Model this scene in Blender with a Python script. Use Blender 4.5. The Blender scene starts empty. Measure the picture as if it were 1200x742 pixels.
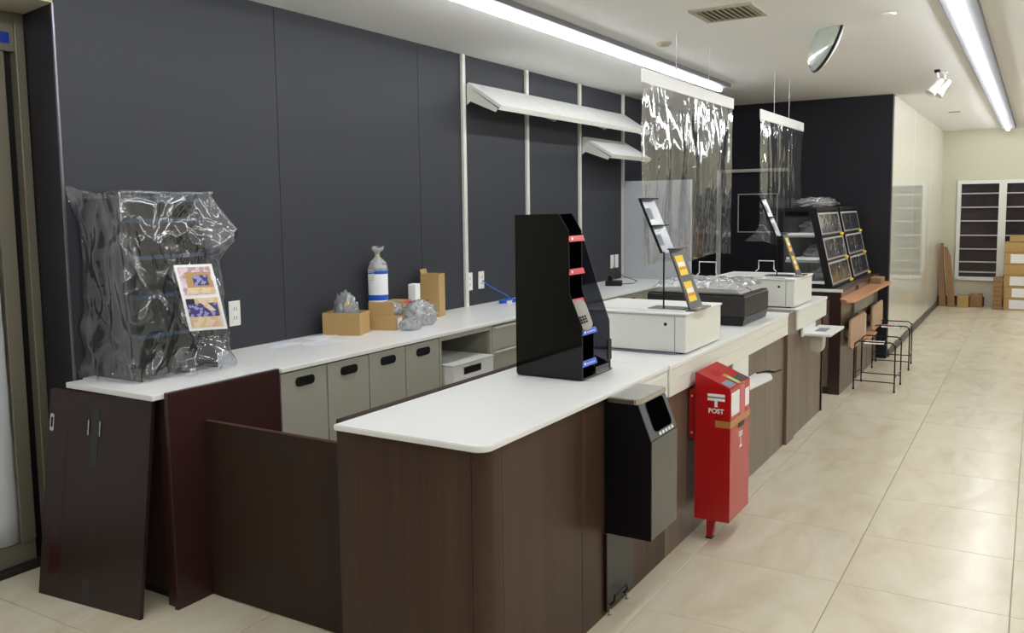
import bpy, bmesh, math, random
from mathutils import Vector, Matrix, noise

# ------------------------------------------------------------------ camera
sc = bpy.context.scene
COL = sc.collection
def make_camera():
    yaw, pit, rol = [math.radians(a) for a in (-31.46369607, -5.54318282, -0.76372045)]
    f = Vector((math.sin(yaw)*math.cos(pit), math.cos(yaw)*math.cos(pit), math.sin(pit)))
    r = Vector((math.cos(yaw), -math.sin(yaw), 0)); u = r.cross(f)
    r2 = r*math.cos(rol)+u*math.sin(rol); u2 = -r*math.sin(rol)+u*math.cos(rol)
    cd = bpy.data.cameras.new('camera'); co = bpy.data.objects.new('camera', cd); COL.objects.link(co)
    m = Matrix((r2, u2, -f)).transposed().to_4x4(); m.translation = (0, 0, 1.53)
    co.matrix_world = m
    cd.sensor_width = 36; cd.sensor_fit = 'HORIZONTAL'; cd.lens = 1019.86*36/1200
    cd.shift_x = 8.857/1200; cd.shift_y = -28.17/1200; cd.clip_start = 0.02
    sc.camera = co
make_camera()
# ------------------------------------------------------------------ world and exposure
w = bpy.data.worlds.new('world'); sc.world = w; w.use_nodes = True
w.node_tree.nodes['Background'].inputs[0].default_value = (0.9, 0.95, 1, 1)
w.node_tree.nodes['Background'].inputs[1].default_value = 0.3
sc.view_settings.view_transform = 'Standard'; sc.view_settings.look = 'None'
sc.view_settings.gamma = 1; sc.view_settings.use_curve_mapping = False
sc.view_settings.exposure = 0.0
TUBE = 39.0          # strength of the ceiling light tubes
CEIL = 2.57
WX = -3.37           # black wall behind the counters
random.seed(7)
# ------------------------------------------------------------------ materials
def srgb(r, g, b):
    def c(v):
        v /= 255
        return v/12.92 if v <= .04045 else ((v+.055)/1.055)**2.4
    return (c(r), c(g), c(b), 1)
class NT:
    def __init__(s, name):
        s.m = bpy.data.materials.new(name); s.m.use_nodes = True
        s.t = s.m.node_tree; s.b = s.t.nodes['Principled BSDF']; s.o = s.t.nodes['Material Output']
    def n(s, typ, **k):
        nd = s.t.nodes.new(typ)
        for a, v in k.items():
            if a.startswith('i_'): nd.inputs[a[2:].replace('_', ' ')].default_value = v
            else: setattr(nd, a, v)
        return nd
    def l(s, a, b): s.t.links.new(a, b)
def plain(name, col, rough=.5, metal=0., bump=0., bscale=200., spec=.5, var=0.):
    k = NT(name); k.b.inputs['Base Color'].default_value = col
    k.b.inputs['Roughness'].default_value = rough; k.b.inputs['Metallic'].default_value = metal
    k.b.inputs['Specular IOR Level'].default_value = spec
    tc = k.n('ShaderNodeTexCoord')
    nz = k.n('ShaderNodeTexNoise', i_Scale=bscale, i_Detail=3.); k.l(tc.outputs['Object'], nz.inputs['Vector'])
    if bump:
        b = k.n('ShaderNodeBump', i_Strength=bump, i_Distance=.002)
        k.l(nz.outputs['Fac'], b.inputs['Height']); k.l(b.outputs[0], k.b.inputs['Normal'])
    if var:
        n2 = k.n('ShaderNodeTexNoise', i_Scale=6., i_Detail=5.); k.l(tc.outputs['Object'], n2.inputs['Vector'])
        mx = k.n('ShaderNodeMix', data_type='RGBA')
        mx.inputs[6].default_value = tuple(c*(1-var) for c in col[:3])+(1,)
        mx.inputs[7].default_value = tuple(min(1, c*(1+var)) for c in col[:3])+(1,)
        k.l(n2.outputs['Fac'], mx.inputs[0]); k.l(mx.outputs[2], k.b.inputs['Base Color'])
    return k.m
def laminate(name, c1, c2, rough=.4, axis=2, spec=.5):
    k = NT(name); tc = k.n('ShaderNodeTexCoord'); mp = k.n('ShaderNodeMapping')
    s = [60, 60, 60]; s[axis] = 1.6
    mp.inputs['Scale'].default_value = s
    k.l(tc.outputs['Object'], mp.inputs['Vector'])
    nz = k.n('ShaderNodeTexNoise', i_Scale=1.0, i_Detail=6., i_Roughness=.6); k.l(mp.outputs[0], nz.inputs['Vector'])
    mp2 = k.n('ShaderNodeMapping'); s2 = [9, 9, 9]; s2[axis] = .5; mp2.inputs['Scale'].default_value = s2
    k.l(tc.outputs['Object'], mp2.inputs['Vector'])
    n2 = k.n('ShaderNodeTexNoise', i_Scale=1.0, i_Detail=3.); k.l(mp2.outputs[0], n2.inputs['Vector'])
    ad = k.n('ShaderNodeMath', operation='MULTIPLY_ADD'); ad.inputs[1].default_value = .6
    k.l(nz.outputs['Fac'], ad.inputs[0]); k.l(n2.outputs['Fac'], ad.inputs[2])
    rp = k.n('ShaderNodeMapRange'); rp.inputs[1].default_value = .45; rp.inputs[2].default_value = 1.15
    k.l(ad.outputs[0], rp.inputs[0])
    mx = k.n('ShaderNodeMix', data_type='RGBA'); mx.inputs[6].default_value = c1; mx.inputs[7].default_value = c2
    k.l(rp.outputs[0], mx.inputs[0]); k.l(mx.outputs[2], k.b.inputs['Base Color'])
    k.b.inputs['Roughness'].default_value = rough; k.b.inputs['Specular IOR Level'].default_value = spec
    b = k.n('ShaderNodeBump', i_Strength=.12, i_Distance=.001)
    k.l(nz.outputs['Fac'], b.inputs['Height']); k.l(b.outputs[0], k.b.inputs['Normal'])
    return k.m
def tile_mat():
    k = NT('polished beige tile'); tc = k.n('ShaderNodeTexCoord'); oi = k.n('ShaderNodeObjectInfo')
    ad = k.n('ShaderNodeVectorMath', operation='SCALE'); cm = k.n('ShaderNodeCombineXYZ')
    k.l(oi.outputs['Random'], cm.inputs[0]); k.l(oi.outputs['Random'], cm.inputs[2])
    k.l(cm.outputs[0], ad.inputs[0]); ad.inputs['Scale'].default_value = 37.
    a2 = k.n('ShaderNodeVectorMath', operation='ADD'); k.l(tc.outputs['Object'], a2.inputs[0]); k.l(ad.outputs[0], a2.inputs[1])
    mp = k.n('ShaderNodeMapping'); mp.inputs['Scale'].default_value = (4.5, 1.6, 1); mp.inputs['Rotation'].default_value = (0, 0, .15)
    k.l(a2.outputs[0], mp.inputs['Vector'])
    nz = k.n('ShaderNodeTexNoise', i_Scale=1., i_Detail=7., i_Roughness=.55, i_Distortion=1.2); k.l(mp.outputs[0], nz.inputs['Vector'])
    cr = k.n('ShaderNodeValToRGB'); e = cr.color_ramp.elements
    e[0].position = .3; e[0].color = srgb(206, 193, 168); e[1].position = .7; e[1].color = srgb(220, 214, 196)
    m = cr.color_ramp.elements.new(.5); m.color = srgb(216, 206, 183)
    k.l(nz.outputs['Fac'], cr.inputs[0]); k.l(cr.outputs[0], k.b.inputs['Base Color'])
    k.b.inputs['Roughness'].default_value = .26; k.b.inputs['Specular IOR Level'].default_value = .45
    nw = k.n('ShaderNodeTexNoise', i_Scale=5., i_Detail=1.); k.l(a2.outputs[0], nw.inputs['Vector'])
    b = k.n('ShaderNodeBump', i_Strength=.06, i_Distance=.01); k.l(nw.outputs['Fac'], b.inputs['Height']); k.l(b.outputs[0], k.b.inputs['Normal'])
    return k.m
def film(name, col, clear=.7, gloss=.2, milky=.1, rough=.08, bump=.5, bscale=14., stretch=(1, 1, 1), ridge=1.):
    """thin clear plastic: see-through, with glossy wrinkles and a little milkiness"""
    k = NT(name); k.t.nodes.remove(k.b)
    tc = k.n('ShaderNodeTexCoord'); mp = k.n('ShaderNodeMapping'); mp.inputs['Scale'].default_value = stretch
    k.l(tc.outputs['Object'], mp.inputs['Vector'])
    nz = k.n('ShaderNodeTexNoise', i_Scale=bscale, i_Detail=3., i_Distortion=.8); k.l(mp.outputs[0], nz.inputs['Vector'])
    b = k.n('ShaderNodeBump', i_Strength=bump, i_Distance=.02)
    r1 = k.n('ShaderNodeMath', operation='SUBTRACT'); k.l(nz.outputs['Fac'], r1.inputs[0]); r1.inputs[1].default_value = .5
    r2 = k.n('ShaderNodeMath', operation='ABSOLUTE'); k.l(r1.outputs[0], r2.inputs[0])
    r3 = k.n('ShaderNodeMath', operation='MULTIPLY_ADD'); k.l(r2.outputs[0], r3.inputs[0]); r3.inputs[1].default_value = -1.2*ridge; k.l(nz.outputs['Fac'], r3.inputs[2])
    k.l(r3.outputs[0], b.inputs['Height'])
    tr = k.n('ShaderNodeBsdfTransparent'); tr.inputs[0].default_value = col
    gl = k.n('ShaderNodeBsdfGlossy'); gl.inputs['Roughness'].default_value = rough; k.l(b.outputs[0], gl.inputs['Normal'])
    df = k.n('ShaderNodeBsdfDiffuse'); df.inputs[0].default_value = srgb(225, 228, 230); k.l(b.outputs[0], df.inputs['Normal'])
    tl = k.n('ShaderNodeBsdfTranslucent'); tl.inputs[0].default_value = srgb(225, 228, 230)
    m0 = k.n('ShaderNodeMixShader'); m0.inputs[0].default_value = .4; k.l(df.outputs[0], m0.inputs[1]); k.l(tl.outputs[0], m0.inputs[2])
    m1 = k.n('ShaderNodeMixShader'); m1.inputs[0].default_value = milky; k.l(tr.outputs[0], m1.inputs[1]); k.l(m0.outputs[0], m1.inputs[2])
    fr = k.n('ShaderNodeLayerWeight'); fr.inputs['Blend'].default_value = .5; k.l(b.outputs[0], fr.inputs['Normal'])
    pw = k.n('ShaderNodeMath', operation='POWER'); k.l(fr.outputs['Facing'], pw.inputs[0]); pw.inputs[1].default_value = 3.
    fm = k.n('ShaderNodeMath', operation='MULTIPLY_ADD', use_clamp=True); k.l(pw.outputs[0], fm.inputs[0]); fm.inputs[1].default_value = .9; fm.inputs[2].default_value = gloss
    m2 = k.n('ShaderNodeMixShader'); k.l(fm.outputs[0], m2.inputs[0]); k.l(m1.outputs[0], m2.inputs[1]); k.l(gl.outputs[0], m2.inputs[2])
    k.l(m2.outputs[0], k.o.inputs['Surface'])
    return k.m
def emit(name, col, s):
    k = NT(name); k.b.inputs['Emission Color'].default_value = col; k.b.inputs['Emission Strength'].default_value = s
    k.b.inputs['Base Color'].default_value = (.8, .8, .8, 1)
    return k.m
M = dict(
 black_wall=plain('charcoal wall panel', srgb(55, 56, 61), .6, bump=.12, bscale=350., spec=.25),
 back_wall=plain('black wall', srgb(36, 35, 42), .6, bump=.1, bscale=300., spec=.25),
 dark_return=plain('dark wall return', srgb(38, 36, 42), .5, spec=.3),
 ceiling=plain('matt ceiling paint', srgb(240, 239, 237), .9, bump=.05),
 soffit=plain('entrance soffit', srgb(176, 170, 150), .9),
 cream=plain('cream glossy wall board', srgb(226, 225, 212), .05, spec=.6),
 cream_matt=plain('cream wall', srgb(206, 202, 182), .8),
 grout=plain('grout', srgb(158, 148, 130), .7, var=.08),
 tile=tile_mat(),
 wood=laminate('walnut laminate', srgb(52, 35, 27), srgb(80, 58, 46), .4, spec=.3),
 wood_light=laminate('greyed walnut laminate', srgb(84, 68, 58), srgb(124, 106, 92), .3),
 wood_dark=laminate('dark walnut laminate', srgb(40, 25, 23), srgb(62, 42, 36), .35),
 maroon=laminate('dark maroon laminate', srgb(50, 27, 26), srgb(58, 32, 30), .33),
 board=laminate('glossy maroon board', srgb(42, 28, 27), srgb(48, 32, 30), .3, spec=.4),
 flap=laminate('brown flap board', srgb(44, 29, 22), srgb(54, 37, 28), .5, spec=.3),
 top=plain('white worktop laminate', srgb(236, 236, 234), .28, bump=.02),
 edge=plain('cream worktop edging', srgb(230, 230, 221), .4),
 grey=plain('warm grey steel door', srgb(163, 160, 146), .42, bump=.03),
 grey_dark=plain('warm grey steel carcass', srgb(140, 138, 126), .5),
 white=plain('white painted steel', srgb(232, 232, 228), .35),
 whitebox=plain('off white painted steel', srgb(232, 233, 226), .35),
 post=plain('cream painted upright', srgb(222, 221, 212), .4),
 black=plain('black', srgb(18, 18, 21), .4, spec=.3),
 void=plain('deep black opening', srgb(4, 4, 5), 1., spec=0.),
 gloss_black=plain('gloss black acrylic', srgb(6, 6, 9), .06, spec=.35),
 kick=plain('dark toe kick', srgb(34, 26, 24), .6),
 steel=plain('brushed steel', srgb(190, 188, 182), .25, 1.),
 chrome=plain('chrome', srgb(220, 220, 222), .12, 1.),
 bin_front=plain('smoky gloss metal', srgb(78, 77, 72), .25, .3),
 bin_slope=plain('slate grey metal', srgb(92, 94, 99), .35, .1),
 bin_low=plain('dark gloss plate', srgb(48, 46, 43), .3, spec=.4),
 red=plain('red painted steel', srgb(182, 22, 25), .25, spec=.55),
 red_strip=plain('red price strip', srgb(214, 60, 82), .3),
 blue_strip=plain('blue price strip', srgb(44, 88, 214), .3),
 card=plain('brown cardboard', srgb(184, 150, 98), .85, var=.07, bump=.1, bscale=80.),
 card_dark=plain('darker brown cardboard', srgb(150, 116, 80), .85, var=.1),  # a darker brown for some of the cardboard
 paper=plain('white paper', srgb(240, 240, 240), .8),
 tan=laminate('warm beech laminate', srgb(190, 132, 96), srgb(216, 162, 124), .35, axis=1),
 tan2=laminate('pale beech laminate', srgb(180, 146, 118), srgb(198, 166, 138), .5),
 taupe=plain('bronze anodised aluminium', srgb(128, 122, 106), .4, .3),
 blue=plain('blue plastic', srgb(30, 92, 200), .4),
 yellow=plain('yellow', srgb(244, 208, 40), .5),
 cardprint=plain('white and orange print', srgb(240, 190, 110), .5),
 orange=plain('orange print', srgb(235, 130, 40), .5),
 sheet=film('clear curtain film', (.95, .96, .95, 1), gloss=.14, milky=.10, rough=.06, bump=.3, bscale=4., stretch=(1, 2.4, 1.0)),
 bag=film('clear cover film', (.93, .94, .97, 1), gloss=.10, milky=.075, rough=.10, bump=1., bscale=5.5, stretch=(1, 1, .6)),
 crumple=film('crumpled clear bag', (.93, .94, .97, 1), gloss=.14, milky=.55, rough=.15, bump=1., bscale=28.),
 smoke=film('smoky acrylic', (.26, .27, .31, 1), gloss=.03, milky=.02, rough=.05, bump=0.),
 glass=film('clear acrylic', (.9, .92, .94, 1), gloss=.04, milky=.03, rough=.04, bump=0.),
 greyfilm=film('grey tinted leaflet pocket', (.62, .64, .72, 1), gloss=.03, milky=.22, rough=.3, bump=.1),
 casefilm=film('hot case door film', (.8, .8, .86, 1), gloss=.14, milky=.10, rough=.1, bump=.6, bscale=9.),
 dkplas=plain('dark grey plastic', srgb(76, 76, 82), .35),
 tube=emit('light tube', (.95, .98, 1, 1), TUBE),
 fixture=plain('fixture grey enamel', srgb(112, 112, 118), .5),
 vent=plain('beige vent', srgb(176, 170, 150), .6),
 vent_dark=plain('vent shadow gap', srgb(112, 106, 92), .8),
 navy=plain('navy acrylic', srgb(18, 24, 40), .15, spec=.6),
 navy_highlight=plain('navy acrylic edge with blue highlight', srgb(44, 66, 92), .2),  # lighter blue puts the highlight on the shelf edges into the colour
 brown_tape=plain('brown packing tape', srgb(190, 130, 70), .35),
 green_tape=plain('green tape', srgb(140, 196, 110), .5),
 tape_dark=plain('dark tape', srgb(42, 44, 48), .4),
 stripe=plain('maroon stripe', srgb(46, 16, 16), .25),
 window_dark=plain('night window pane', srgb(58, 50, 54), .12, spec=.6, var=.35),
 curtain=plain('white cloth', srgb(196, 198, 200), .9, bump=.4, bscale=14.),
 doorglass=film('door glass', (.8, .84, .84, 1), gloss=.04, milky=.1, rough=.03, bump=0.),
 skirting=plain('brown skirting', srgb(70, 60, 54), .4),
 partition=plain('pale grey board', srgb(190, 193, 198), .5),
 warmer=laminate('dark woodgrain vinyl', srgb(22, 20, 20), srgb(38, 33, 32), .45, axis=0),
 greyplas=plain('light grey plastic', srgb(196, 192, 186), .4),
 darkish=plain('grey print', srgb(120, 124, 140), .6),
 pink=plain('pink print', srgb(216, 120, 120), .6),
 stain=plain('beige detector', srgb(182, 174, 150), .8),
)
def photo_mat(name, c1, c2, c3, s):
    k = NT(name); tc = k.n('ShaderNodeTexCoord')
    v = k.n('ShaderNodeTexVoronoi', i_Scale=s); k.l(tc.outputs['Object'], v.inputs['Vector'])
    sp = k.n('ShaderNodeSeparateColor'); k.l(v.outputs['Color'], sp.inputs[0])
    cr = k.n('ShaderNodeValToRGB'); cr.color_ramp.interpolation = 'CONSTANT'; e = cr.color_ramp.elements
    e[0].color = c1; e[1].position = .66; e[1].color = c3; m = e.new(.33); m.color = c2
    k.l(sp.outputs[0], cr.inputs[0]); k.l(cr.outputs[0], k.b.inputs['Base Color']); return k.m
M['ph_blue'] = photo_mat('print of blue packets', srgb(60, 60, 120), srgb(150, 150, 200), srgb(70, 50, 110), 90)
M['ph_pink'] = photo_mat('print pink ground', srgb(226, 206, 218), srgb(214, 190, 200), srgb(190, 150, 160), 60)
M['ph_sand'] = photo_mat('print sand ground', srgb(222, 190, 140), srgb(226, 206, 180), srgb(216, 180, 150), 50)
M['goods'] = photo_mat('wrapped contents', srgb(60, 60, 62), srgb(120, 118, 116), srgb(84, 80, 84), 16)
# ------------------------------------------------------------------ geometry helpers
ORG = {}
def obj(name, bm, mat, parent=None, label=None, smooth=False, origin=None):
    vs = [v.co for v in bm.verts]
    lo = Vector([min(v[i] for v in vs) for i in range(3)]); hi = Vector([max(v[i] for v in vs) for i in range(3)])
    o = Vector(origin) if origin else Vector(((lo.x+hi.x)/2, (lo.y+hi.y)/2, lo.z))
    bmesh.ops.translate(bm, verts=bm.verts, vec=-o)
    bmesh.ops.recalc_face_normals(bm, faces=bm.faces)
    me = bpy.data.meshes.new(name); bm.to_mesh(me); bm.free()
    if smooth:
        for p in me.polygons: p.use_smooth = True
        if smooth == 'auto': me.set_sharp_from_angle(angle=.7)
    me.materials.append(M[mat] if isinstance(mat, str) else mat)
    ob = bpy.data.objects.new(name, me); COL.objects.link(ob)
    ORG[ob.name] = o
    if parent is not None: ob.parent = parent; ob.location = o-ORG[parent.name]
    else: ob.location = o
    if label: ob['label'] = label
    return ob
def tag(o, label, cat, group=None):
    o['label'] = label; o['category'] = cat
    if group: o['group'] = group
    return o
def thing(name, loc, label, cat, group=None):
    o = bpy.data.objects.new(name, None); COL.objects.link(o); o.location = loc; o.empty_display_size = .05
    ORG[o.name] = Vector(loc); return tag(o, label, cat, group)
def struct(o): o['kind'] = 'structure'; return o
def BM(): return bmesh.new()
def box(bm, x0, x1, y0, y1, z0, z1, bev=0., seg=1):
    t = bm if not bev else bmesh.new()
    r = bmesh.ops.create_cube(t, size=1)
    for v in r['verts']:
        v.co = Vector((x0+(v.co.x+.5)*(x1-x0), y0+(v.co.y+.5)*(y1-y0), z0+(v.co.z+.5)*(z1-z0)))
    if bev:
        bmesh.ops.bevel(t, geom=list(t.edges), offset=bev, segments=seg, affect='EDGES', profile=.5)
        merge(bm, t)
    return bm
def merge(bm, t, mat=None):
    me = bpy.data.meshes.new('tmp'); t.to_mesh(me); t.free()
    if mat is not None: me.transform(mat)
    bm.from_mesh(me); bpy.data.meshes.remove(me)
def bx(*a, **k): return box(BM(), *a, **k)
def prism(bm, pts, axis, a, b, bev=0., seg=2):
    """polygon pts in the two remaining axes (order x,y,z), extruded along axis from a to b"""
    t = bmesh.new()
    def mk(p, v):
        c = list(p); c.insert(axis, v); return Vector(c)
    f0 = t.faces.new([t.verts.new(mk(p, a)) for p in pts])
    r = bmesh.ops.extrude_face_region(t, geom=[f0])
    for g in r['geom']:
        if isinstance(g, bmesh.types.BMVert): g.co[axis] = b
    bmesh.ops.recalc_face_normals(t, faces=t.faces)
    if bev: bmesh.ops.bevel(t, geom=list(t.edges), offset=bev, segments=seg, affect='EDGES')
    merge(bm, t); return bm
def tube(bm, pts, r, n=8, closed=False):
    pts = [Vector(p) for p in pts]; rings = []; N = len(pts); up = None
    for i, p in enumerate(pts):
        if closed: d = (pts[(i+1) % N]-pts[i-1]).normalized()
        else: d = (pts[min(i+1, N-1)]-pts[max(i-1, 0)]).normalized()
        a = Vector((0, 0, 1)) if abs(d.z) < .9 else Vector((1, 0, 0))
        if up is not None: a = up
        s = d.cross(a).normalized(); up = s.cross(d).normalized()
        rings.append([bm.verts.new(p+(s*math.cos(q)+up*math.sin(q))*r) for q in [2*math.pi*j/n for j in range(n)]])
    for i in range(N if closed else N-1):
        A, B = rings[i], rings[(i+1) % N]
        for j in range(n): bm.faces.new((A[j], A[(j+1) % n], B[(j+1) % n], B[j]))
    if not closed: bm.faces.new(rings[0]); bm.faces.new(rings[-1][::-1])
    return bm
def arc(cx, cy, r, a0, a1, n=6): return [(cx+r*math.cos(a0+(a1-a0)*i/n), cy+r*math.sin(a0+(a1-a0)*i/n)) for i in range(n+1)]
def rrect(u0, u1, v0, v1, r, n=5):
    P = math.pi
    return arc(u1-r, v1-r, r, 0, P/2, n)+arc(u0+r, v1-r, r, P/2, P, n)+arc(u0+r, v0+r, r, P, 1.5*P, n)+arc(u1-r, v0+r, r, 1.5*P, 2*P, n)
def lathe(bm, prof, c, n=20):
    rings = [[bm.verts.new((c[0]+r*math.cos(2*math.pi*j/n), c[1]+r*math.sin(2*math.pi*j/n), c[2]+z)) for j in range(n)] for r, z in prof]
    for A, B in zip(rings, rings[1:]):
        for j in range(n): bm.faces.new((A[j], A[(j+1) % n], B[(j+1) % n], B[j]))
    bm.faces.new(rings[0][::-1]); bm.faces.new(rings[-1]); return bm
def rotz(bm, c, a, axis='Z'):
    bmesh.ops.rotate(bm, verts=bm.verts, cent=Vector(c), matrix=Matrix.Rotation(a, 3, axis)); return bm
def crumple(c, size, seed, sub=4, amp=.35, power=1.):
    bm = BM(); bmesh.ops.create_icosphere(bm, subdivisions=sub, radius=1)
    for v in bm.verts:
        d = v.co.copy(); p = d*1.7+Vector((seed*3.1, seed, 0))
        rdg = 1-abs(noise.noise(p*1.3))*2
        rdg2 = 1-abs(noise.noise(p*3.1))*2
        k = 1+amp*(rdg-.5)+amp*.4*(rdg2-.5)
        v.co = Vector((d.x*size[0]*k, d.y*size[1]*k, d.z*size[2]*k))
        if v.co.z < -size[2]*.72: v.co.z = -size[2]*.72+noise.noise(p*4)*.002
    lo = min(v.co.z for v in bm.verts)
    bmesh.ops.translate(bm, verts=bm.verts, vec=Vector((c[0], c[1], c[2]-lo))); return bm
def quadthick(bm, a, b, c, d, t):
    a, b, c, d = map(Vector, (a, b, c, d)); n = (b-a).cross(d-a).normalized()*t
    lo = [bm.verts.new(p) for p in (a, b, c, d)]; hi = [bm.verts.new(p+n) for p in (a, b, c, d)]
    bm.faces.new(lo[::-1]); bm.faces.new(hi)
    for i in range(4): bm.faces.new((lo[i], lo[(i+1) % 4], hi[(i+1) % 4], hi[i]))
    return bm
# ================================================================== LIGHT FIXTURES (the lamps of the room, plus one added out of view)
def light_line(x, y0, y1, seg, label, zf=CEIL):
    t = thing('ceiling_light', (x, y0, zf), label, 'light')
    obj('fixture_base', bx(x-.07, x+.10, y0, y1, zf-.03, zf, bev=.004), 'fixture', t)
    n = max(1, round((y1-y0)/seg)); s = (y1-y0)/n
    for i in range(n):
        P = [(x+dx, zf-.03+dz) for dx, dz in ((-.021, 0), (-.021, -.014), (-.012, -.026), (.012, -.026), (.021, -.014), (.021, 0))]
        obj('light_tube', prism(BM(), P, 1, y0+i*s+.002, y0+(i+1)*s-.002), 'tube', t)
    return t
light_line(-2.40, -1.5, 7.55, 2.2, 'long white light strip ending above the first hanging clear curtain')
light_line(-.40, -1.5, 14.2, 2.6, 'long white light strip over the aisle, running to the far wall')
light_line(2.2, -1.5, 14.2, 4., 'added unseen ceiling light strip over the shop floor beyond the right edge')  # unseen strip, added for more light from the right
# ================================================================== SHELL
X0, X1, Y0, Y1 = -3.9, 4.2, -2.6, 14.55
fl = struct(obj('floor', bx(X0-.1, X1, Y0, Y1, -.05, -.0035), 'grout'))
tm = None
TX = -.03; 
for i in range(-7, 3):
    for j in range(1, 25):
        x, y = TX+.6*i, .6*j
        if tm is None:
            b = box(BM(), .0015, .5985, .0015, .5985, -.01, 0, bev=.0012)
            ft = obj('tile', b, 'tile', fl, origin=(0, 0, 0)); tm = ft; ft.location = Vector((x, y, 0))-ORG['floor']
        else:
            o = tm.copy(); COL.objects.link(o); o.location = Vector((x, y, 0))-ORG['floor']
# floor further right and nearer, outside the view: one plain continuation in the same tile
def rest_tiles():
    b = BM()
    for i in range(3, 8):
        for j in range(-4, 25): box(b, TX+.6*i+.0015, TX+.6*i+.5985, .6*j+.0015, .6*j+.5985, -.01, 0)
    for i in range(-7, 3):
        for j in range(-4, 1): box(b, TX+.6*i+.0015, TX+.6*i+.5985, .6*j+.0015, .6*j+.5985, -.01, 0)
    o = obj('tiles', b, 'tile', fl); o['kind'] = 'stuff'
rest_tiles()
struct(obj('ceiling', bx(X0-.1, X1, Y0, Y1, CEIL, CEIL+.1), 'ceiling'))
sof = struct(obj('ceiling_entrance', prism(BM(), [(-3.75, Y0), (WX, Y0), (WX, 2.10), (-3.75, 2.165)], 2, 2.365, CEIL-.001), 'soffit'))
# black wall with its panels
wl = struct(obj('wall_left', prism(BM(), [(WX-.013, 2.125), (WX-.013, 9.3), (WX-.3, 9.3), (WX-.3, 2.20)], 2, 0, CEIL), 'black'))
for a, b_ in ((2.101, 3.285), (3.285, 4.495), (4.495, 4.985), (4.985, 5.85), (5.85, 6.75), (6.75, 7.66), (7.66, 8.5), (8.5, 9.2)):
    obj('panel', bx(WX-.013, WX, a+.0015, b_-.0015, 0, CEIL, bev=.001), 'black_wall', wl)
struct(obj('wall_left_return', prism(BM(), [(-3.665, 2.150), (WX-.0005, 2.1005), (WX-.0005, 2.124), (WX-.02, 2.1245), (-3.665, 2.19)], 2, 0, 2.364), 'dark_return'))
struct(obj('trim_1', bx(WX-.006, WX+.006, 2.092, 2.100, .0, 2.364, bev=.001), plain('thin aluminium corner strip', srgb(120, 118, 128), .3, .7)))
wb = struct(obj('wall_back', bx(WX, -1.225, 9.2, 9.3, 0, CEIL), 'back_wall'))
ww = struct(obj('wall_side', bx(-1.30, -1.226, 9.301, 14.5, 0, CEIL), 'cream'))
for i in range(2): obj('joint', bx(-1.2262, -1.2255, 11.0+i*1.8, 11.004+i*1.8, .09, CEIL), 'edge', ww)
struct(obj('baseboard_side', bx(-1.226, -1.212, 9.302, 14.5, 0, .075, bev=.002), 'skirting'))
# far wall around the windows
wf = BM(); wz0, wz1 = .41, 1.84
box(wf, -1.30, -1.02, 14.5, 14.6, 0, CEIL); box(wf, -1.02, 2.6, 14.5, 14.6, 0, wz0); box(wf, -1.02, 2.6, 14.5, 14.6, wz1, CEIL); box(wf, 2.6, X1, 14.5, 14.6, 0, CEIL)
struct(obj('wall_far', wf, 'cream_matt'))
for i, (a, b_) in enumerate(((-1.24, -.62), (-.5, X1))):
    struct(obj('baseboard_far', bx(a, b_, 14.487, 14.499, 0, .14, bev=.002), 'skirting'))
struct(obj('wall_right', bx(X1, X1+.1, Y0, Y1, 0, CEIL), 'cream_matt'))
struct(obj('wall_near', bx(X0, X1, Y0-.1, Y0, 0, CEIL), 'back_wall'))
# far windows with bars
for i in range(3):
    a = -1.02+i*1.2 if i else -1.02; a = [-1.02, -.44, .75][i]; b_ = [-.44, .75, 1.95][i]
    w_ = struct(obj('window_%d' % (i+1), bx(a+.03, b_-.03, 14.53, 14.54, wz0, wz1), 'window_dark'))
    fr = BM()
    box(fr, a, a+.05, 14.47, 14.53, wz0-.02, wz1); box(fr, b_-.045, b_, 14.47, 14.53, wz0-.02, wz1)
    box(fr, a+.05, b_-.045, 14.47, 14.53, wz1-.05, wz1); box(fr, a+.05, b_-.045, 14.46, 14.53, wz0-.03, wz0+.02)
    obj('window_frame', fr, 'white', w_)
    for z in (.50, .65, .84, 1.04, 1.25, 1.45, 1.65):
        obj('bar', bx(a+.05, b_-.045, 14.50, 14.53, z-.008, z+.008), 'greyplas', w_)
# ------------------------------------------------------------------ entrance doorway at the left
dw = BM()
box(dw, -3.9, -3.671, 2.155, 2.4, 0, CEIL)
box(dw, -3.9, -3.70, Y0, 2.124, 2.364, CEIL)
struct(obj('wall_entrance', dw, 'dark_return'))
df = struct(obj('door_1', bx(-3.74, -3.665, .6, 2.104, 2.205, 2.364), 'taupe'))
obj('jamb_and_gap', bx(-3.72, -3.655, 2.105, 2.145, 0, 2.364, bev=.003), 'taupe', df)
obj('jamb_and_gap', bx(-3.74, -3.70, 2.07, 2.104, .0, 2.205), 'black', df)  # black strip stands in for the shade in the gap by the stile
obj('threshold', bx(-3.76, -3.650, .6, 2.098, 0, .03, bev=.004), 'kick', df)
obj('label_strip', bx(-3.6650, -3.6635, 1.2, 2.085, 2.235, 2.28), plain('deep blue sticker', srgb(24, 56, 160), .4), df, 'blue sticker strip on the door header')
obj('bottom_rail', bx(-3.725, -3.69, .6, 2.069, .03, .12), 'taupe', df)
obj('stile', bx(-3.725, -3.68, 2.005, 2.069, .12, 2.205, bev=.003), 'taupe', df)
obj('door_glass', bx(-3.712, -3.704, .6, 2.004, .12, 2.205), 'doorglass', df)
obj('wall', bx(-3.97, -3.96, Y0, 2.12, 0, CEIL), 'cream_matt', df)
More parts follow.
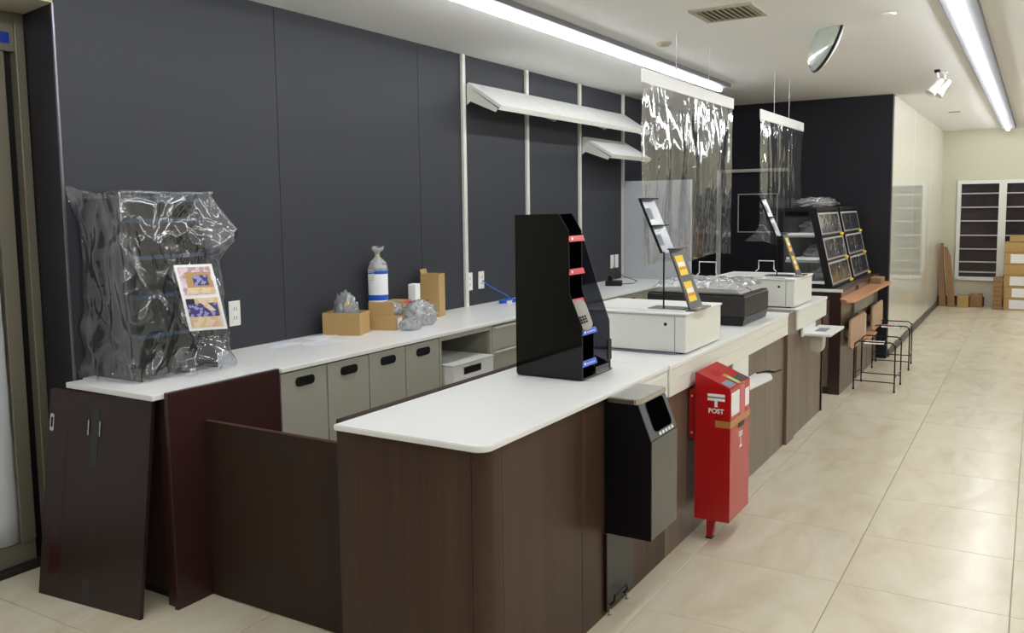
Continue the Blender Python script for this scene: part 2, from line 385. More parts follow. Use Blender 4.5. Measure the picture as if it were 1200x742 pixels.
def cloth():
    b = BM(); n = 60; rows = []
    for k, z in enumerate([.125+i*.11 for i in range(19)]):
        rows.append([b.verts.new((-3.688+.010*math.sin(j*.9+.2*math.sin(k*.6))-.003*(k % 2), .7+j*(1.31/n)-(.03*(k/18) if j == n else 0), z)) for j in range(n+1)])
    for A, B in zip(rows, rows[1:]):
        for j in range(n): b.faces.new((A[j], A[j+1], B[j+1], B[j]))
    o = obj('door_curtain', b, 'curtain', smooth=True); o.modifiers.new('s', 'SOLIDIFY').thickness = .004
    tag(o, 'white cloth hung over the glass entrance door at the left edge', 'curtain')
cloth()
# ------------------------------------------------------------------ ceiling fittings
v = thing('ceiling_vent', (-1.47, 4.76, CEIL), 'square beige louvred air vent in the ceiling', 'vent')
fr = BM(); a0, a1, b0, b1 = -1.64, -1.30, 4.60, 4.93
for q in ((a0, a1, b0, b0+.03), (a0, a1, b1-.03, b1), (a0, a0+.03, b0+.03, b1-.03), (a1-.03, a1, b0+.03, b1-.03)): box(fr, *q, CEIL-.012, CEIL)
obj('vent_frame', fr, 'vent', v); obj('vent_back', bx(a0+.03, a1-.03, b0+.03, b1-.03, CEIL-.003, CEIL), 'vent_dark', v)
for i in range(9):
    x = a0+.045+i*.031
    obj('slat', rotz(bx(x-.009, x+.009, b0+.03, b1-.03, CEIL-.009, CEIL-.006), (x, 0, CEIL-.007), .5, 'Y'), 'vent', v)
tag(obj('smoke_detector', lathe(BM(), [(.05, 0), (.05, -.008), (.035, -.022), (.01, -.024)], (-2.085, 5.40, CEIL), 20), 'stain', smooth='auto'), 'flat round beige detector on the ceiling near the left light strip', 'detector')
tag(obj('smoke_detector', lathe(BM(), [(.045, 0), (.045, -.006), (.03, -.014), (.01, -.016)], (-.75, 5.32, CEIL), 20), 'ceiling', smooth='auto'), 'small round white disc on the ceiling beside the dome mirror', 'detector')
tag(obj('ceiling_slot', bx(-.93, -.81, 11.43, 11.47, CEIL-.006, CEIL), 'vent_dark'), 'small dark slot in the far ceiling beyond the spotlights', 'vent')
# convex mirror
def mirror():
    c = Vector((-1.125, 5.6, 2.485)); t = thing('dome_mirror', (c.x, c.y, CEIL), 'round convex dome mirror hung from the ceiling over the aisle', 'mirror')
    nrm = Vector((-.80, -.45, .40)).normalized(); q = Vector((0, 0, 1)).rotation_difference(nrm).to_matrix().to_4x4()
    T = Matrix.Translation(c) @ q; R = .168
    d = bmesh.new(); lathe(d, [(R*math.cos(a), .085*math.sin(a)) for a in [math.pi/2*i/9 for i in range(9)]]+[(.004, .085)], (0, 0, 0), 36)
    b = BM(); merge(b, d, T); obj('dome', b, plain('mirror dome', srgb(220, 228, 222), .2, .6, bump=1., bscale=9.), t, smooth='auto')
    d = bmesh.new(); lathe(d, [(R+.006, .006), (R+.009, -.004), (R+.002, -.012)], (0, 0, 0), 36); b = BM(); merge(b, d, T); obj('rim', b, 'black', t, smooth='auto')
    d = bmesh.new(); lathe(d, [(R*.98, -.0125), (R*.8, -.03), (R*.3, -.045), (.004, -.046)], (0, 0, 0), 30); b = BM(); merge(b, d, T); obj('back_shell', b, 'white', t, smooth='auto')
    obj('bracket', tube(BM(), [c-nrm*.04, c-nrm*.06+Vector((0, 0, .04)), Vector((c.x+.05, c.y+.03, CEIL))], .009), 'white', t)
mirror()
def spot():
    for k, (x, y, dx) in enumerate(((-.72, 7.77, -.05), (-.68, 7.90, -.05))):
        t = thing('spotlight', (x, y, CEIL), ['white ceiling spotlight, the left one of the pair above the aisle', 'white ceiling spotlight, the right one of the pair above the aisle'][k], 'light')
        obj('mount', bx(x-.02, x+.02, y-.03, y+.03, CEIL-.02, CEIL, bev=.003), 'black' if not k else 'white', t)
        obj('stem', tube(BM(), [(x, y, CEIL-.02), (x+.01, y-.01, CEIL-.09)], .009), 'white', t)
        a = Vector((x+.035, y, CEIL-.07)); e = Vector((x-.045, y-.05, CEIL-.185)); d = (e-a)
        T = Matrix.Translation(a) @ Vector((0, 0, 1)).rotation_difference(d.normalized()).to_matrix().to_4x4()
        L = d.length
        b = BM(); s = bmesh.new(); lathe(s, [(.012, 0), (.026, .01), (.028, L*.5), (.042, L*.85), (.042, L), (.036, L-.008)], (0, 0, 0), 18); merge(b, s, T)
        obj('lamp_head', b, 'white', t, smooth='auto')
spot()
# wall uprights and tilted shelves
for k, y in enumerate((4.985, 5.85, 6.75, 7.66)):
    u = tag(obj('wall_upright', bx(WX, WX+.022, y-.018, y+.018, .852, CEIL, bev=.002), 'post'), ['slotted cream wall upright nearest the camera, left end of the upper shelf', 'second slotted cream wall upright, seen above the black display stand', 'third slotted cream wall upright, at the left end of the lower shelf', 'fourth slotted cream wall upright, at the edge of the pale partition'][k], 'upright')
    for s in (-1, 1): obj('slot_strip', bx(WX+.022, WX+.0227, y+s*.008-.003, y+s*.008+.003, .88, CEIL-.03), 'greyplas', u)
def wshelf(name, y0, y1, zb, xo, zo, label, cuts):
    t = thing(name, (WX, (y0+y1)/2, zb), label, 'shelf')
    a = Vector((WX+.024, 0, zb)); b_ = Vector((xo, 0, zo)); d = (b_-a).normalized(); n = Vector((-d.z, 0, d.x))
    ys = [y0]+cuts+[y1]
    for q0, q1 in zip(ys, ys[1:]):
        P = [(p.x, p.z) for p in (a, b_, b_+n*.022, a+n*.022)]
        obj('shelf_board', prism(BM(), P, 1, q0+.002, q1-.002), 'white', t)
        P = [(p.x, p.z) for p in (b_-n*.012, b_+d*.006-n*.012, b_+d*.006+n*.024, b_+n*.024)]
        obj('lip', prism(BM(), P, 1, q0+.002, q1-.002), 'post', t)
    for q in ys:
        q = min(max(q, y0+.006), y1-.006)
        P = [(WX+.0225, zb+.01), (WX+.0225, zb-.13), (WX+.05, zb-.11), (xo-.03, zo-.025), (xo-.01, zo-.003), (a.x, a.z-.001)]
        obj('bracket', prism(BM(), P, 1, q-.004, q+.004), 'post', t)
wshelf('wall_shelf', 5.01, 7.64, 2.365, -3.09, 2.195, 'long upper white shelf tilted down from the black wall', [5.85, 6.75])
wshelf('wall_shelf', 6.775, 7.64, 2.11, -3.08, 1.95, 'short lower white shelf tilted down from the black wall', [])
k = thing('wall_hooks', (WX, 7.0, 1.6), 'thin wire hook rail on the black wall under the lower shelf', 'hook')
for y in (6.85, 7.0, 7.15, 7.3): obj('hook', tube(BM(), [(WX, y, 1.58), (WX+.03, y, 1.58), (WX+.035, y, 1.60)], .002, 6), 'dkplas', k)
# ------------------------------------------------------------------ outlets
def outlet(y, z, label, kind=0):
    t = thing('wall_outlet', (WX, y, z), label, 'outlet')
    obj('plate', bx(WX, WX+.008, y-.036, y+.036, z-.062, z+.062, bev=.003), 'edge', t)
    obj('insert', bx(WX+.008, WX+.0105, y-.02, y+.02, z-.045, z+.045, bev=.001), 'white', t)
    for dz in (-.022, .022):
        if kind == 0: obj('socket', bx(WX+.0105, WX+.011, y-.009, y-.006, z+dz-.009, z+dz+.009), 'black', t); obj('socket', bx(WX+.0105, WX+.011, y+.006, y+.009, z+dz-.009, z+dz+.009), 'black', t)
outlet(2.945, 1.03, 'beige twin wall socket right of the plastic covered display')
outlet(5.035, 1.022, 'beige wall socket touching the nearest slotted upright')
outlet(5.185, 1.022, 'beige wall outlet with the blue cable plugged in')
outlet(7.43, 1.02, 'beige wall switch plate, the left one of two near the partition', 1)
outlet(7.53, 1.02, 'beige wall switch plate, the right one of two near the partition', 1)
# ================================================================== LEFT END COUNTER
lc = thing('end_counter', (-3.07, 2.35, 0), 'dark maroon end counter with white top under the covered display', 'counter')
obj('side_panel', bx(-2.79, -2.77, 2.085, 2.655, 0, .852, bev=.0015), 'maroon', lc)
obj('front_panel', bx(-3.368, -2.792, 2.128, 2.145, .04, .83), 'wood_dark', lc)
obj('filler_panel', bx(-2.845, -2.792, 2.10, 2.127, 0.0, .83, bev=.001), 'maroon', lc)
obj('carcass', bx(-3.368, -2.792, 2.146, 2.655, .0, .828), 'kick', lc)
tag(obj('worktop', bx(-3.368, -2.792, 2.13, 2.655, .8285, .85, bev=.0015), 'top'), 'white worktop of the end counter under the covered display', 'worktop')
bpy.data.objects['worktop'].data  # main slab
obj('front_edge', bx(-3.335, -2.792, 2.035, 2.1295, .828, .85, bev=.002), 'top', bpy.data.objects['worktop'])
# loose board leaning against the end counter
def leaning():
    t = thing('loose_board', (-3.11, 1.93, 0), 'loose glossy maroon board leaning upright against the end counter', 'board')
    # local: u along bottom edge, v up the slope
    A = Vector((-3.402, 1.905, 0)); B = Vector((-2.828, 1.957, 0)); U = (B-A).normalized(); Wd = (B-A).length
    top = Vector((A.x-.012, 2.018, .822)); V = (top-A).normalized(); H = (top-A).length; N = U.cross(V).normalized()
    T = Matrix((U, V, N)).transposed().to_4x4(); T.translation = A
    if N.y > 0: s = -1
    else: s = 1
    def part(name, bm, mat, label=None):
        b = BM(); merge(b, bm, T); return obj(name, b, mat, t, label)
    part('board', box(bmesh.new(), 0, Wd, 0, H, -.018*s, 0, bev=.0015), 'board')
    e = s*.0006
    part('stripe', bx(.05, .115, .07, H-.16, min(0, e), max(0, e)), 'stripe', 'darker red strip along the left side')
    hb = prism(bmesh.new(), [(p, q) for p, q in rrect(.012, .036, H-.17, H-.10, .008)], 2, min(0, s*.003), max(0, s*.003)); part('handle', hb, 'chrome', 'small metal handle plate')
    part('handle_slot', bx(.019, .029, H-.155, H-.115, *sorted((s*.003, s*.0036))), 'black')
    part('tape', bx(.255, .295, H-.29, H-.06, *sorted((0, s*.0012))), 'tape_dark', 'strip of dark tape over the catch')
    part('tape', bx(.255, .295, .015, .10, *sorted((0, s*.0012))), 'tape_dark')
    for x in (.24, .305): part('catch', bx(x, x+.006, H-.165, H-.105, *sorted((0, s*.006))), 'chrome', 'bright metal catch')
leaning()
# swing flap between counters
fp = thing('counter_flap', (-2.4, 2.26, 0), 'low brown gate board standing between the end counter and the front counter', 'gate')
obj('gate_panel', bx(-2.762, -2.015, 2.25, 2.268, .004, .71, bev=.002), 'flap', fp)
obj('edge_band', bx(-2.762, -2.015, 2.249, 2.269, .7101, .7135), plain('reddish edge band', srgb(78, 48, 38), .4), fp)
obj('hinge', bx(-2.075, -2.016, 2.262, 2.28, .7136, .719, bev=.001), 'chrome', fp, 'small metal hinge bracket')
obj('hinge_post', bx(-2.012, -1.995, 2.24, 2.28, .60, .73, bev=.001), 'chrome', fp)
# ================================================================== BACK COUNTER
BX = -2.77
bt = tag(obj('worktop', bx(WX, BX+.008, 2.658, 7.64, .832, .851, bev=.002), 'top'), 'long white worktop running along the black wall', 'worktop')
obj('edge_band', bx(BX+.008, BX+.0105, 2.658, 7.64, .833, .8495), 'edge', bt)
def handle(y, z, par, w=.118, h=.042):
    b = prism(BM(), rrect(y-w/2, y+w/2, z-h/2, z+h/2, h*.45), 0, BX+.0005, BX+.006, bev=.001, seg=1)
    o = obj('handle', b, 'black', par, 'black recessed slot handle')
def door_unit(y0, y1, dy, labels):
    t = thing('base_cabinet', ((WX+BX)/2, (y0+y1)/2, 0), labels, 'cabinet')
    obj('body', bx(WX+.01, BX-.018, y0+.001, y1-.001, .07, .831), 'grey_dark', t)
    obj('toe_kick', bx(WX+.01, BX-.06, y0+.001, y1-.001, 0, .07), 'kick', t)
    for i, (a, b_, lk) in enumerate(dy):
        d = obj('door', bx(BX-.018, BX, a+.002, b_-.002, .075, .824, bev=.002), 'grey', t)
        handle((a+b_)/2, .775, d)
        if lk: obj('lock', lathe(BM(), [(.007, 0), (.006, .004)], (0, 0, 0), 12), 'chrome', d).location = Vector((BX, a+.035, .787))-ORG[d.name]
    return t
door_unit(2.66, 3.245, [(2.66, 2.95, 0), (2.952, 3.245, 1)], 'grey steel base cabinet with two doors next to the end counter')
door_unit(3.247, 3.835, [(3.247, 3.535, 0), (3.537, 3.835, 1)], 'grey steel base cabinet with two doors left of the open bay')
t = thing('open_cabinet', ((WX+BX)/2, 4.1, 0), 'grey steel open bay cabinet holding a white basket drawer', 'cabinet')
for n_, q in (('side_panel', (WX+.01, BX, 3.837, 3.855, 0, .831)), ('side_panel', (WX+.01, BX, 4.355, 4.375, 0, .831)), ('back_panel', (WX+.01, WX+.02, 3.856, 4.354, 0, .831)), ('top_rail', (BX-.02, BX, 3.856, 4.354, .805, .831)), ('shelf', (WX+.021, BX-.03, 3.856, 4.354, .50, .515))):
    obj(n_, bx(*q), 'grey', t)
bk = thing('basket', (-2.95, 4.05, .516), 'white plastic basket inside the open bay of the back counter', 'basket')
b = BM(); box(b, -3.2, -2.715, 3.885, 4.30, .516, .53); box(b, -3.2, -3.19, 3.885, 4.30, .53, .66); box(b, -2.727, -2.715, 3.885, 4.30, .53, .60); box(b, -2.727, -2.715, 3.885, 3.99, .60, .66); box(b, -2.727, -2.715, 4.17, 4.30, .60, .66); box(b, -2.727, -2.715, 3.99, 4.17, .642, .66)
box(b, -3.19, -2.727, 3.885, 3.895, .53, .66); box(b, -3.19, -2.727, 4.29, 4.30, .53, .66)
obj('shell', b, 'white', bk); obj('rim', prism(BM(), [(-3.205, 3.88), (-2.708, 3.88), (-2.708, 4.305), (-3.205, 4.305)], 2, .66, .668), plain('basket rim', srgb(210, 210, 204), .4), bk)
obj('handle_gap', bx(-2.7145, -2.7135, 3.995, 4.165, .603, .636), 'black', bk)
def drawer_unit(y0, y1, label):
    t = thing('drawer_cabinet', ((WX+BX)/2, (y0+y1)/2, 0), label, 'cabinet')
    obj('body', bx(WX+.01, BX-.018, y0+.001, y1-.001, .07, .831), 'grey_dark', t)
    obj('toe_kick', bx(WX+.01, BX-.06, y0+.001, y1-.001, 0, .07), 'kick', t)
    for i, (a, b_) in enumerate(((.672, .818), (.45, .668), (.08, .446))):
        d = obj('drawer', bx(BX-.017, BX, y0+.004, y1-.004, a, b_, bev=.002), 'grey', t)
        obj('pull', bx(BX, BX+.008, y0+.03, y1-.03, b_-.014, b_-.003, bev=.001), 'greyplas', d)
drawer_unit(4.378, 4.92, 'grey steel drawer cabinet just left of the black display stand')
for k, a in enumerate((4.922, 5.83, 6.735)):
    t = thing('base_cabinet', ((WX+BX)/2, a+.45, 0), ['grey steel base cabinet hidden mostly by the black display stand', 'grey steel base cabinet behind the first white register box', 'grey steel base cabinet at the far end by the partition'][k], 'cabinet')
    obj('body', bx(WX+.01, BX-.018, a, a+.904, .0, .831), 'grey_dark', t)
    for j in range(2): handle(a+.225+.45*j, .775, obj('door', bx(BX-.018, BX, a+.45*j+.002, a+.45*j+.448, .075, .824, bev=.002), 'grey', t))
# ================================================================== FRONT COUNTER
FX = -1.33; FL = -1.895
fc = thing('front_counter', (-1.6, 2.75, 0), 'near end section of the walnut front counter, under the black display stand', 'counter')
R_ = .045
obj('end_panel', bx(FL+.008, -1.352-.032, 2.06, 2.078, 0, .83, bev=.0012), 'wood', fc)
cp = [(-1.3835+.002, 2.06), (FX-.045, 2.06)]+[(FX-.045+.045*math.sin(a), 2.105-.045*math.cos(a)) for a in [math.pi/2*i/6 for i in range(1, 7)]]+[(FX, 2.145), (FX-.018, 2.145), (FX-.018, 2.078), (-1.3815, 2.078)]
obj('corner_panel', prism(BM(), cp, 2, 0, .83), 'wood', fc, smooth='auto')
for a, b_ in ((2.147, 2.676), (2.679, 3.05), (3.053, 3.277), (3.280, 3.477)):
    obj('front_panel', bx(FX-.018, FX, a, b_, 0, .83 if b_ < 3.1 else .714, bev=.001), 'wood', fc)
obj('body', bx(FL+.02, FX-.019, 2.08, 3.477, .0, .828), 'kick', fc)
obj('side_panel', bx(-1.917, FL+.005, 2.075, 3.477, 0, .855, bev=.001), 'wood_dark', fc)
def slab(pts, z0, z1, bev): return prism(BM(), pts, 2, z0, z1, bev=bev, seg=2)
tp = [(FL+.006, 2.03), (FX-.03, 2.03)]+[(FX-.03+.045*math.sin(a), 2.075-.045*math.cos(a)) for a in [math.pi/2*i/6 for i in range(1, 7)]]+[(FX+.015, 3.48), (FL+.006, 3.48)]
w1 = tag(obj('worktop', slab(tp, .832, .851, .003), 'top', smooth='auto'), 'white rounded-corner worktop on the near end of the front counter', 'worktop')
obj('apron', bx(FX+.001, FX+.011, 3.04, 3.478, .716, .8318, bev=.001), 'edge', w1, 'cream fascia under the worktop')
obj('apron_inset', bx(FX+.011, FX+.013, 3.10, 3.455, .735, .815, bev=.0005), 'whitebox', w1)
def section(y0, y1, face, panels, label, wood):
    t = thing('front_counter', ((FL+face)/2, (y0+y1)/2, 0), label, 'counter')
    obj('body', bx(FL+.02, face-.019, y0+.001, y1-.001, 0, .828), 'kick', t)
    for a, b_ in panels: obj('front_panel', bx(face-.018, face, a, b_, 0.0, .714, bev=.001), wood, t)
    return t
s2 = section(3.48, 5.555, FX, [(3.482, 4.20), (4.203, 5.108), (5.111, 5.545)], 'middle section of the walnut front counter, behind the red post box', 'wood_light')
w2 = tag(obj('worktop', bx(FL+.006, FX+.022, 3.482, 5.555, .832, .852, bev=.003, seg=2), 'top'), 'white worktop on the middle of the front counter, under the first register box', 'worktop')
obj('apron', bx(FX+.001, FX+.018, 3.484, 5.553, .714, .8318, bev=.0015), 'edge', w2, 'cream fascia under the worktop')
obj('groove', bx(FX+.0181, FX+.0186, 3.6, 5.55, .780, .783), plain('groove line', srgb(200, 198, 184), .6), w2)
s3 = section(5.76, 6.63, FX+.005, [(5.762, 6.18), (6.183, 6.62)], 'far section of the walnut front counter, under the second register box', 'wood_light')
obj('side_panel', bx(FL+.02, FX+.018, 5.557, 5.758, 0, .845, bev=.002), 'wood_light', s3)
obj('end_board', bx(FL+.02, FX+.014, 6.631, 6.648, 0, .83, bev=.001), 'wood_dark', s3)
w3 = tag(obj('worktop', bx(FL+.006, FX+.035, 5.76, 6.665, .832, .853, bev=.003, seg=2), 'top'), 'white worktop on the far end of the front counter, under the second register box', 'worktop')
obj('apron', bx(FX+.006, FX+.03, 5.76, 6.66, .714, .8318, bev=.0015), 'edge', w3, 'cream fascia under the worktop')
# ------------------------------------------------------------------ small ledges on the counter face
t = thing('side_shelf', (-1.29, 4.9, .58), 'small white ledge with a black clip sticking out behind the post box', 'shelf')
obj('back_plate', bx(FX+.001, FX+.012, 4.42, 4.70, .575, .712, bev=.001), 'white', t)
obj('ledge', prism(BM(), [(FX+.012, 4.42), (FX+.10, 4.42), (-1.20, 4.75), (-1.235, 4.85), (FX+.012, 4.85)], 2, .578, .592, bev=.002), 'white', t)
obj('clip', tube(BM(), [(-1.30, 4.80, .598), (-1.26, 4.87, .60), (-1.22, 4.86, .60), (-1.20, 4.93, .602)], .005), 'black', t, 'black cable clip')
t = thing('cup_holder', (-1.24, 6.2, .65), 'white ledge with a round cup holder on the far counter section', 'shelf')
obj('back_plate', bx(FX+.0145, FX+.03, 5.92, 6.3, .65, .712, bev=.001), 'white', t)
obj('ledge', bx(FX+.03, -1.13, 5.95, 6.42, .655, .672, bev=.003), 'white', t)
obj('slot', bx(-1.26, -1.19, 6.08, 6.26, .672, .6728), 'darkish', t)
obj('cup', prism(BM(), [(-1.285, .654), (-1.195, .654), (-1.20, .56), (-1.215, .535), (-1.265, .535), (-1.28, .56)], 1, 6.02, 6.14, bev=.006), 'greyplas', t, 'translucent white cup below the ledge', smooth='auto')
# ------------------------------------------------------------------ black waste bin on the counter face
t = thing('waste_bin', (-1.24, 2.99, 0), 'black wall-mounted waste bin with steel lid and slanted opening', 'bin')
yb0, yb1 = 2.862, 3.125
obj('body', prism(BM(), [(FX+.002, .8195), (-1.198, .8195), (-1.147, .69), (-1.147, .322), (FX+.002, .322)], 1, yb0, yb1, bev=.0015, seg=1), plain('black painted steel', srgb(12, 12, 15), .35, spec=.25), t)
obj('front_plate', bx(-1.147, -1.1445, yb0+.004, yb1-.002, .326, .688), 'bin_front', t, 'glossy dark grey front plate')
d = Vector((-1.147+1.198, 0, .69-.82)); n = Vector((.13, 0, .051)).normalized()
def onslope(u0, u1, y0, y1, th, off=0.):
    b = BM(); A = Vector((-1.198, 0, .82))+n*off
    P0 = A+d*u0; P1 = A+d*u1
    quadthick(b, (P0.x, y0, P0.z), (P1.x, y0, P1.z), (P1.x, y1, P1.z), (P0.x, y1, P0.z), th); return b
obj('slanted_plate', onslope(.02, .985, yb0+.003, yb1-.003, .002), 'bin_slope', t, 'slate grey slanted plate')
def rslope():
    pts = rrect(.12, .66, 2.935, 3.075, .03, 4); pts = [(u, y) for u, y in pts]
    b = BM(); A = Vector((-1.198, 0, .82))+n*.0045; vs = []
    pts = []
    for cu, cy, a in ((.78, 3.068, 0), (.22, 3.068, 90), (.22, 2.935, 180), (.78, 2.935, 270)):
        for i in range(5):
            q = math.radians(a+i*22.5); pts.append((cu+.12*math.cos(q)-.06, cy+.018*math.sin(q)))
    lo = [b.verts.new(A+d*u+Vector((0, y, 0))) for u, y in pts]; b.faces.new(lo)
    r = bmesh.ops.extrude_face_region(b, geom=b.faces[:])
    for g in r['geom']:
        if isinstance(g, bmesh.types.BMVert): g.co += n*.001
    return b
obj('opening', rslope(), 'void', t, 'black square throw-in opening')
for i in range(5): obj('marking', onslope(.88, .96, 2.945+i*.03, 2.965+i*.03, .0006, .004), 'paper', t)
cap = prism(BM(), [(FX+.0165, yb0-.008), (-1.205, yb0-.008), (-1.188, yb0+.01), (-1.188, yb1-.008), (-1.205, yb1+.008), (FX+.0165, yb1+.008)], 2, .820, .840, bev=.003)
obj('lid', cap, 'steel', t, 'brushed steel lid')
obj('lower_plate', bx(FX+.002, FX+.008, yb0, 3.115, .025, .321), 'bin_low', t, 'glossy lower mounting plate')
obj('lower_edge', bx(FX+.002, FX+.014, yb0-.008, yb0-.001, .02, .321), 'black', t)
for y in (2.875, 3.035): obj('foot', lathe(BM(), [(.008, 0), (.008, .004), (.004, .006), (.004, .026)], (FX+.016, y, 0), 12), 'chrome', t)
obj('wire_handle', tube(BM(), [(FX+.010, 2.895, .03), (FX+.025, 2.895, .05), (FX+.025, 2.90, .07), (FX+.025, 3.01, .07), (FX+.025, 3.02, .05), (FX+.010, 3.02, .03)], .004), 'black', t)
# ------------------------------------------------------------------ red post box
t = thing('post_box', (-1.2, 3.88, 0), 'tall red post box with slanted top standing against the front counter', 'post box')
pa, pb, xb, xf = 3.73, 4.035, -1.285, -1.123
zt = .788; zf = .722; zbm = .112
obj('body', prism(BM(), [(xb, zt), (xf, zf), (xf, zbm), (xb, zbm)], 1, pa, pb, bev=.003), 'red', t, smooth='auto')
obj('mounting_plate', bx(FX+.0015, FX+.006, 3.80, 3.90, .45, .71), 'red', t)
obj('mounting_bracket', bx(FX+.006, xb, 3.76, 3.79, .47, .70, bev=.002), 'red', t, 'red wall bracket with white screws')
for z in (.50, .67): obj('screw', bx(-1.312, -1.304, 3.757, 3.7598, z-.004, z+.004), 'white', t)
obj('foot', prism(BM(), [(-1.25, .112), (-1.205, .112), (-1.222, .012), (-1.235, 0), (-1.25, 0)], 1, 3.80, 3.83, bev=.001), 'red', t)
obj('foot_pad', bx(-1.254, -1.222, 3.795, 3.835, 0, .008, bev=.002), 'kick', t)
yy = pa-.0006
def pm(x0, x1, z0, z1, m='paper', nm='marking', y0=None):
    obj(nm, bx(x0, x1, (pa-.001) if y0 is None else y0, pa+.0005, z0, z1), m, t)
pm(-1.226, -1.148, .683, .695); pm(-1.226, -1.148, .664, .675); pm(-1.226, -1.148, .6765, .6815, 'darkish'); pm(-1.194, -1.181, .636, .664)
tc_ = bpy.data.curves.new('lettering', 'FONT'); tc_.body = 'POST'; tc_.size = .0295; tc_.extrude = .0006; tc_.align_x = 'CENTER'; tc_.offset = .0008
to = bpy.data.objects.new('lettering', tc_); COL.objects.link(to)
bpy.context.view_layer.update(); me = bpy.data.meshes.new_from_object(to.evaluated_get(bpy.context.evaluated_depsgraph_get())); bpy.data.objects.remove(to)
me.transform(Matrix.Translation((-1.187, pa-.0008, .608)) @ Matrix.Rotation(math.pi/2, 4, 'X')); me.materials.clear()
b = BM(); b.from_mesh(me); bpy.data.meshes.remove(me); obj('lettering', b, 'paper', t, 'white lettering reading POST')
# front face stickers (facing the aisle)
def fmk(y0, y1, z0, z1, m, nm='sticker', th=.0012, label=None): obj(nm, bx(xf, xf+th, y0, y1, z0, z1), m, t, label)
fmk(3.745, 3.865, .595, .70, 'paper', label='white paper label'); fmk(3.955, 4.02, .60, .685, 'paper'); fmk(3.875, 3.945, .575, .715, 'pink')
fmk(pa-.001, pb, .545, .575, 'brown_tape', 'tape', .0016, 'brown packing tape')
obj('tape', bx(-1.19, xf, pa-.0016, pa, .545, .575), 'brown_tape', t)
fmk(3.855, 3.945, .52, .545, 'black', 'letter_slot', .002)
for z in (.495, .482): fmk(3.865, 3.92, z-.004, z+.004, 'paper', 'marking', .001)
fmk(3.888, 3.897, .455, .482, 'paper', 'marking', .001); fmk(3.875, 3.91, .425, .435, 'paper', 'marking', .001); fmk(3.888, 3.897, .435, .455, 'paper', 'marking', .001)
def ts(u0, u1, y0, y1, m, nm='sticker', off=0.):
    A = Vector((xb, 0, zt)); D = Vector((xf-xb, 0, zf-zt)); N_ = Vector((zt-zf, 0, xf-xb)).normalized(); P0 = A+D*u0+N_*(.0005+off); P1 = A+D*u1+N_*(.0005+off)
    obj(nm, quadthick(BM(), (P0.x, y0, P0.z), (P1.x, y0, P1.z), (P1.x, y1, P1.z), (P0.x, y1, P0.z), .001), m, t)
ts(.70, .96, 3.745, 3.84, 'darkish'); ts(.70, .96, 3.92, 4.015, 'tape_dark'); ts(.50, 1.0, 3.855, 3.90, 'brown_tape', 'tape', .001); ts(.62, .95, 3.862, 3.893, 'green_tape', 'tape', .0022)
# ================================================================== BLACK DISPLAY STAND
t = thing('display_stand', (-1.6, 3.15, .852), 'tall black acrylic tiered display stand on the near end of the front counter', 'display stand')
nearP = [(-1.782, .862), (-1.782, 1.502), (-1.59, 1.505), (-1.547, 1.437), (-1.545, 1.195), (-1.490, 1.062), (-1.490, .862)]
farP = [(-1.782, .862), (-1.782, 1.502), (-1.70, 1.50), (-1.622, 1.415), (-1.556, 1.209), (-1.502, 1.062), (-1.496, .862)]
obj('side_plate', prism(BM(), nearP, 1, 3.008, 3.014), 'gloss_black', t)
obj('wing_plate', prism(BM(), farP, 1, 3.283, 3.288), 'smoke', t, 'smoky see-through side wing')
obj('divider', prism(BM(), [(x-.012, z) for x, z in nearP[2:5]]+[(-1.505, 1.062), (-1.505, .862), (-1.782, .862), (-1.782, 1.495)], 1, 3.142, 3.147), 'gloss_black', t)
obj('back_plate', bx(-1.788, -1.7825, 3.008, 3.288, .862, 1.502), 'gloss_black', t)
obj('base', bx(-1.785, -1.490, 3.008, 3.288, .855, .8615), 'gloss_black', t)
for i, (xr, z, m) in enumerate(((-1.548, 1.405, 'red_strip'), (-1.548, 1.275, 'red_strip'), (-1.548, 1.155, 'red_strip'), (-1.494, 1.04, 'blue_strip'), (-1.494, .915, 'blue_strip'))):
    sh = obj('tier_shelf', bx(-1.781, xr, 3.015, 3.141, z-.008, z-.003), 'gloss_black', t)
    obj('price_strip', rotz(bx(xr, xr+.003, 3.009, 3.141, z-.010, z+.013), (xr, 0, z), -.35, 'Y'), m, sh, ['red', 'blue'][m[0] == 'b']+' price strip on the shelf edge')
    obj('print', bx(xr+.0045, xr+.0052, 3.025, 3.04, z-.002, z+.007), 'paper', sh)
    for j in range(5): obj('print', bx(xr+.0045, xr+.0052, 3.05+j*.015, 3.058+j*.015, z-.001, z+.004), 'pink' if m[0] == 'r' else 'paper', sh)
obj('tray_floor', prism(BM(), [(-1.64, .863), (-1.50, .863), (-1.50, .885), (-1.64, .94)], 1, 3.15, 3.28), 'gloss_black', t)
for y in (3.06, 3.24): obj('rubber_foot', bx(-1.70, -1.60, y-.015, y+.015, .852, .855), 'kick', t)
obj('lock_strip', bx(-1.496, -1.490, 3.25, 3.282, .90, .985), 'black', t)
g = thing('handset', (-1.545, 3.07, 1.045), 'grey handset leaning in the black display stand', 'device')
hb = prism(BM(), [(a_, c_) for a_, c_ in rrect(-.028, .028, 0, .125, .024, 6)], 1, -.012, .012, bev=.005)
for v in hb.verts: v.co.y += .012*math.sin(v.co.z/.125*math.pi)
M1 = Matrix.Translation((-1.484, 3.045, 1.05)) @ Matrix.Rotation(-.38, 4, 'Y') @ Matrix.Rotation(.45, 4, 'Z')
b = BM(); merge(b, hb, M1); obj('body', b, 'greyplas', g, smooth='auto')
kb = BM()
for i in range(3):
    for j in range(3): box(kb, -.014+i*.010, -.007+i*.010, -.0125, -.0115, .03+j*.011, .037+j*.011)
b = BM(); merge(b, kb, M1); obj('keypad', b, 'black', g)
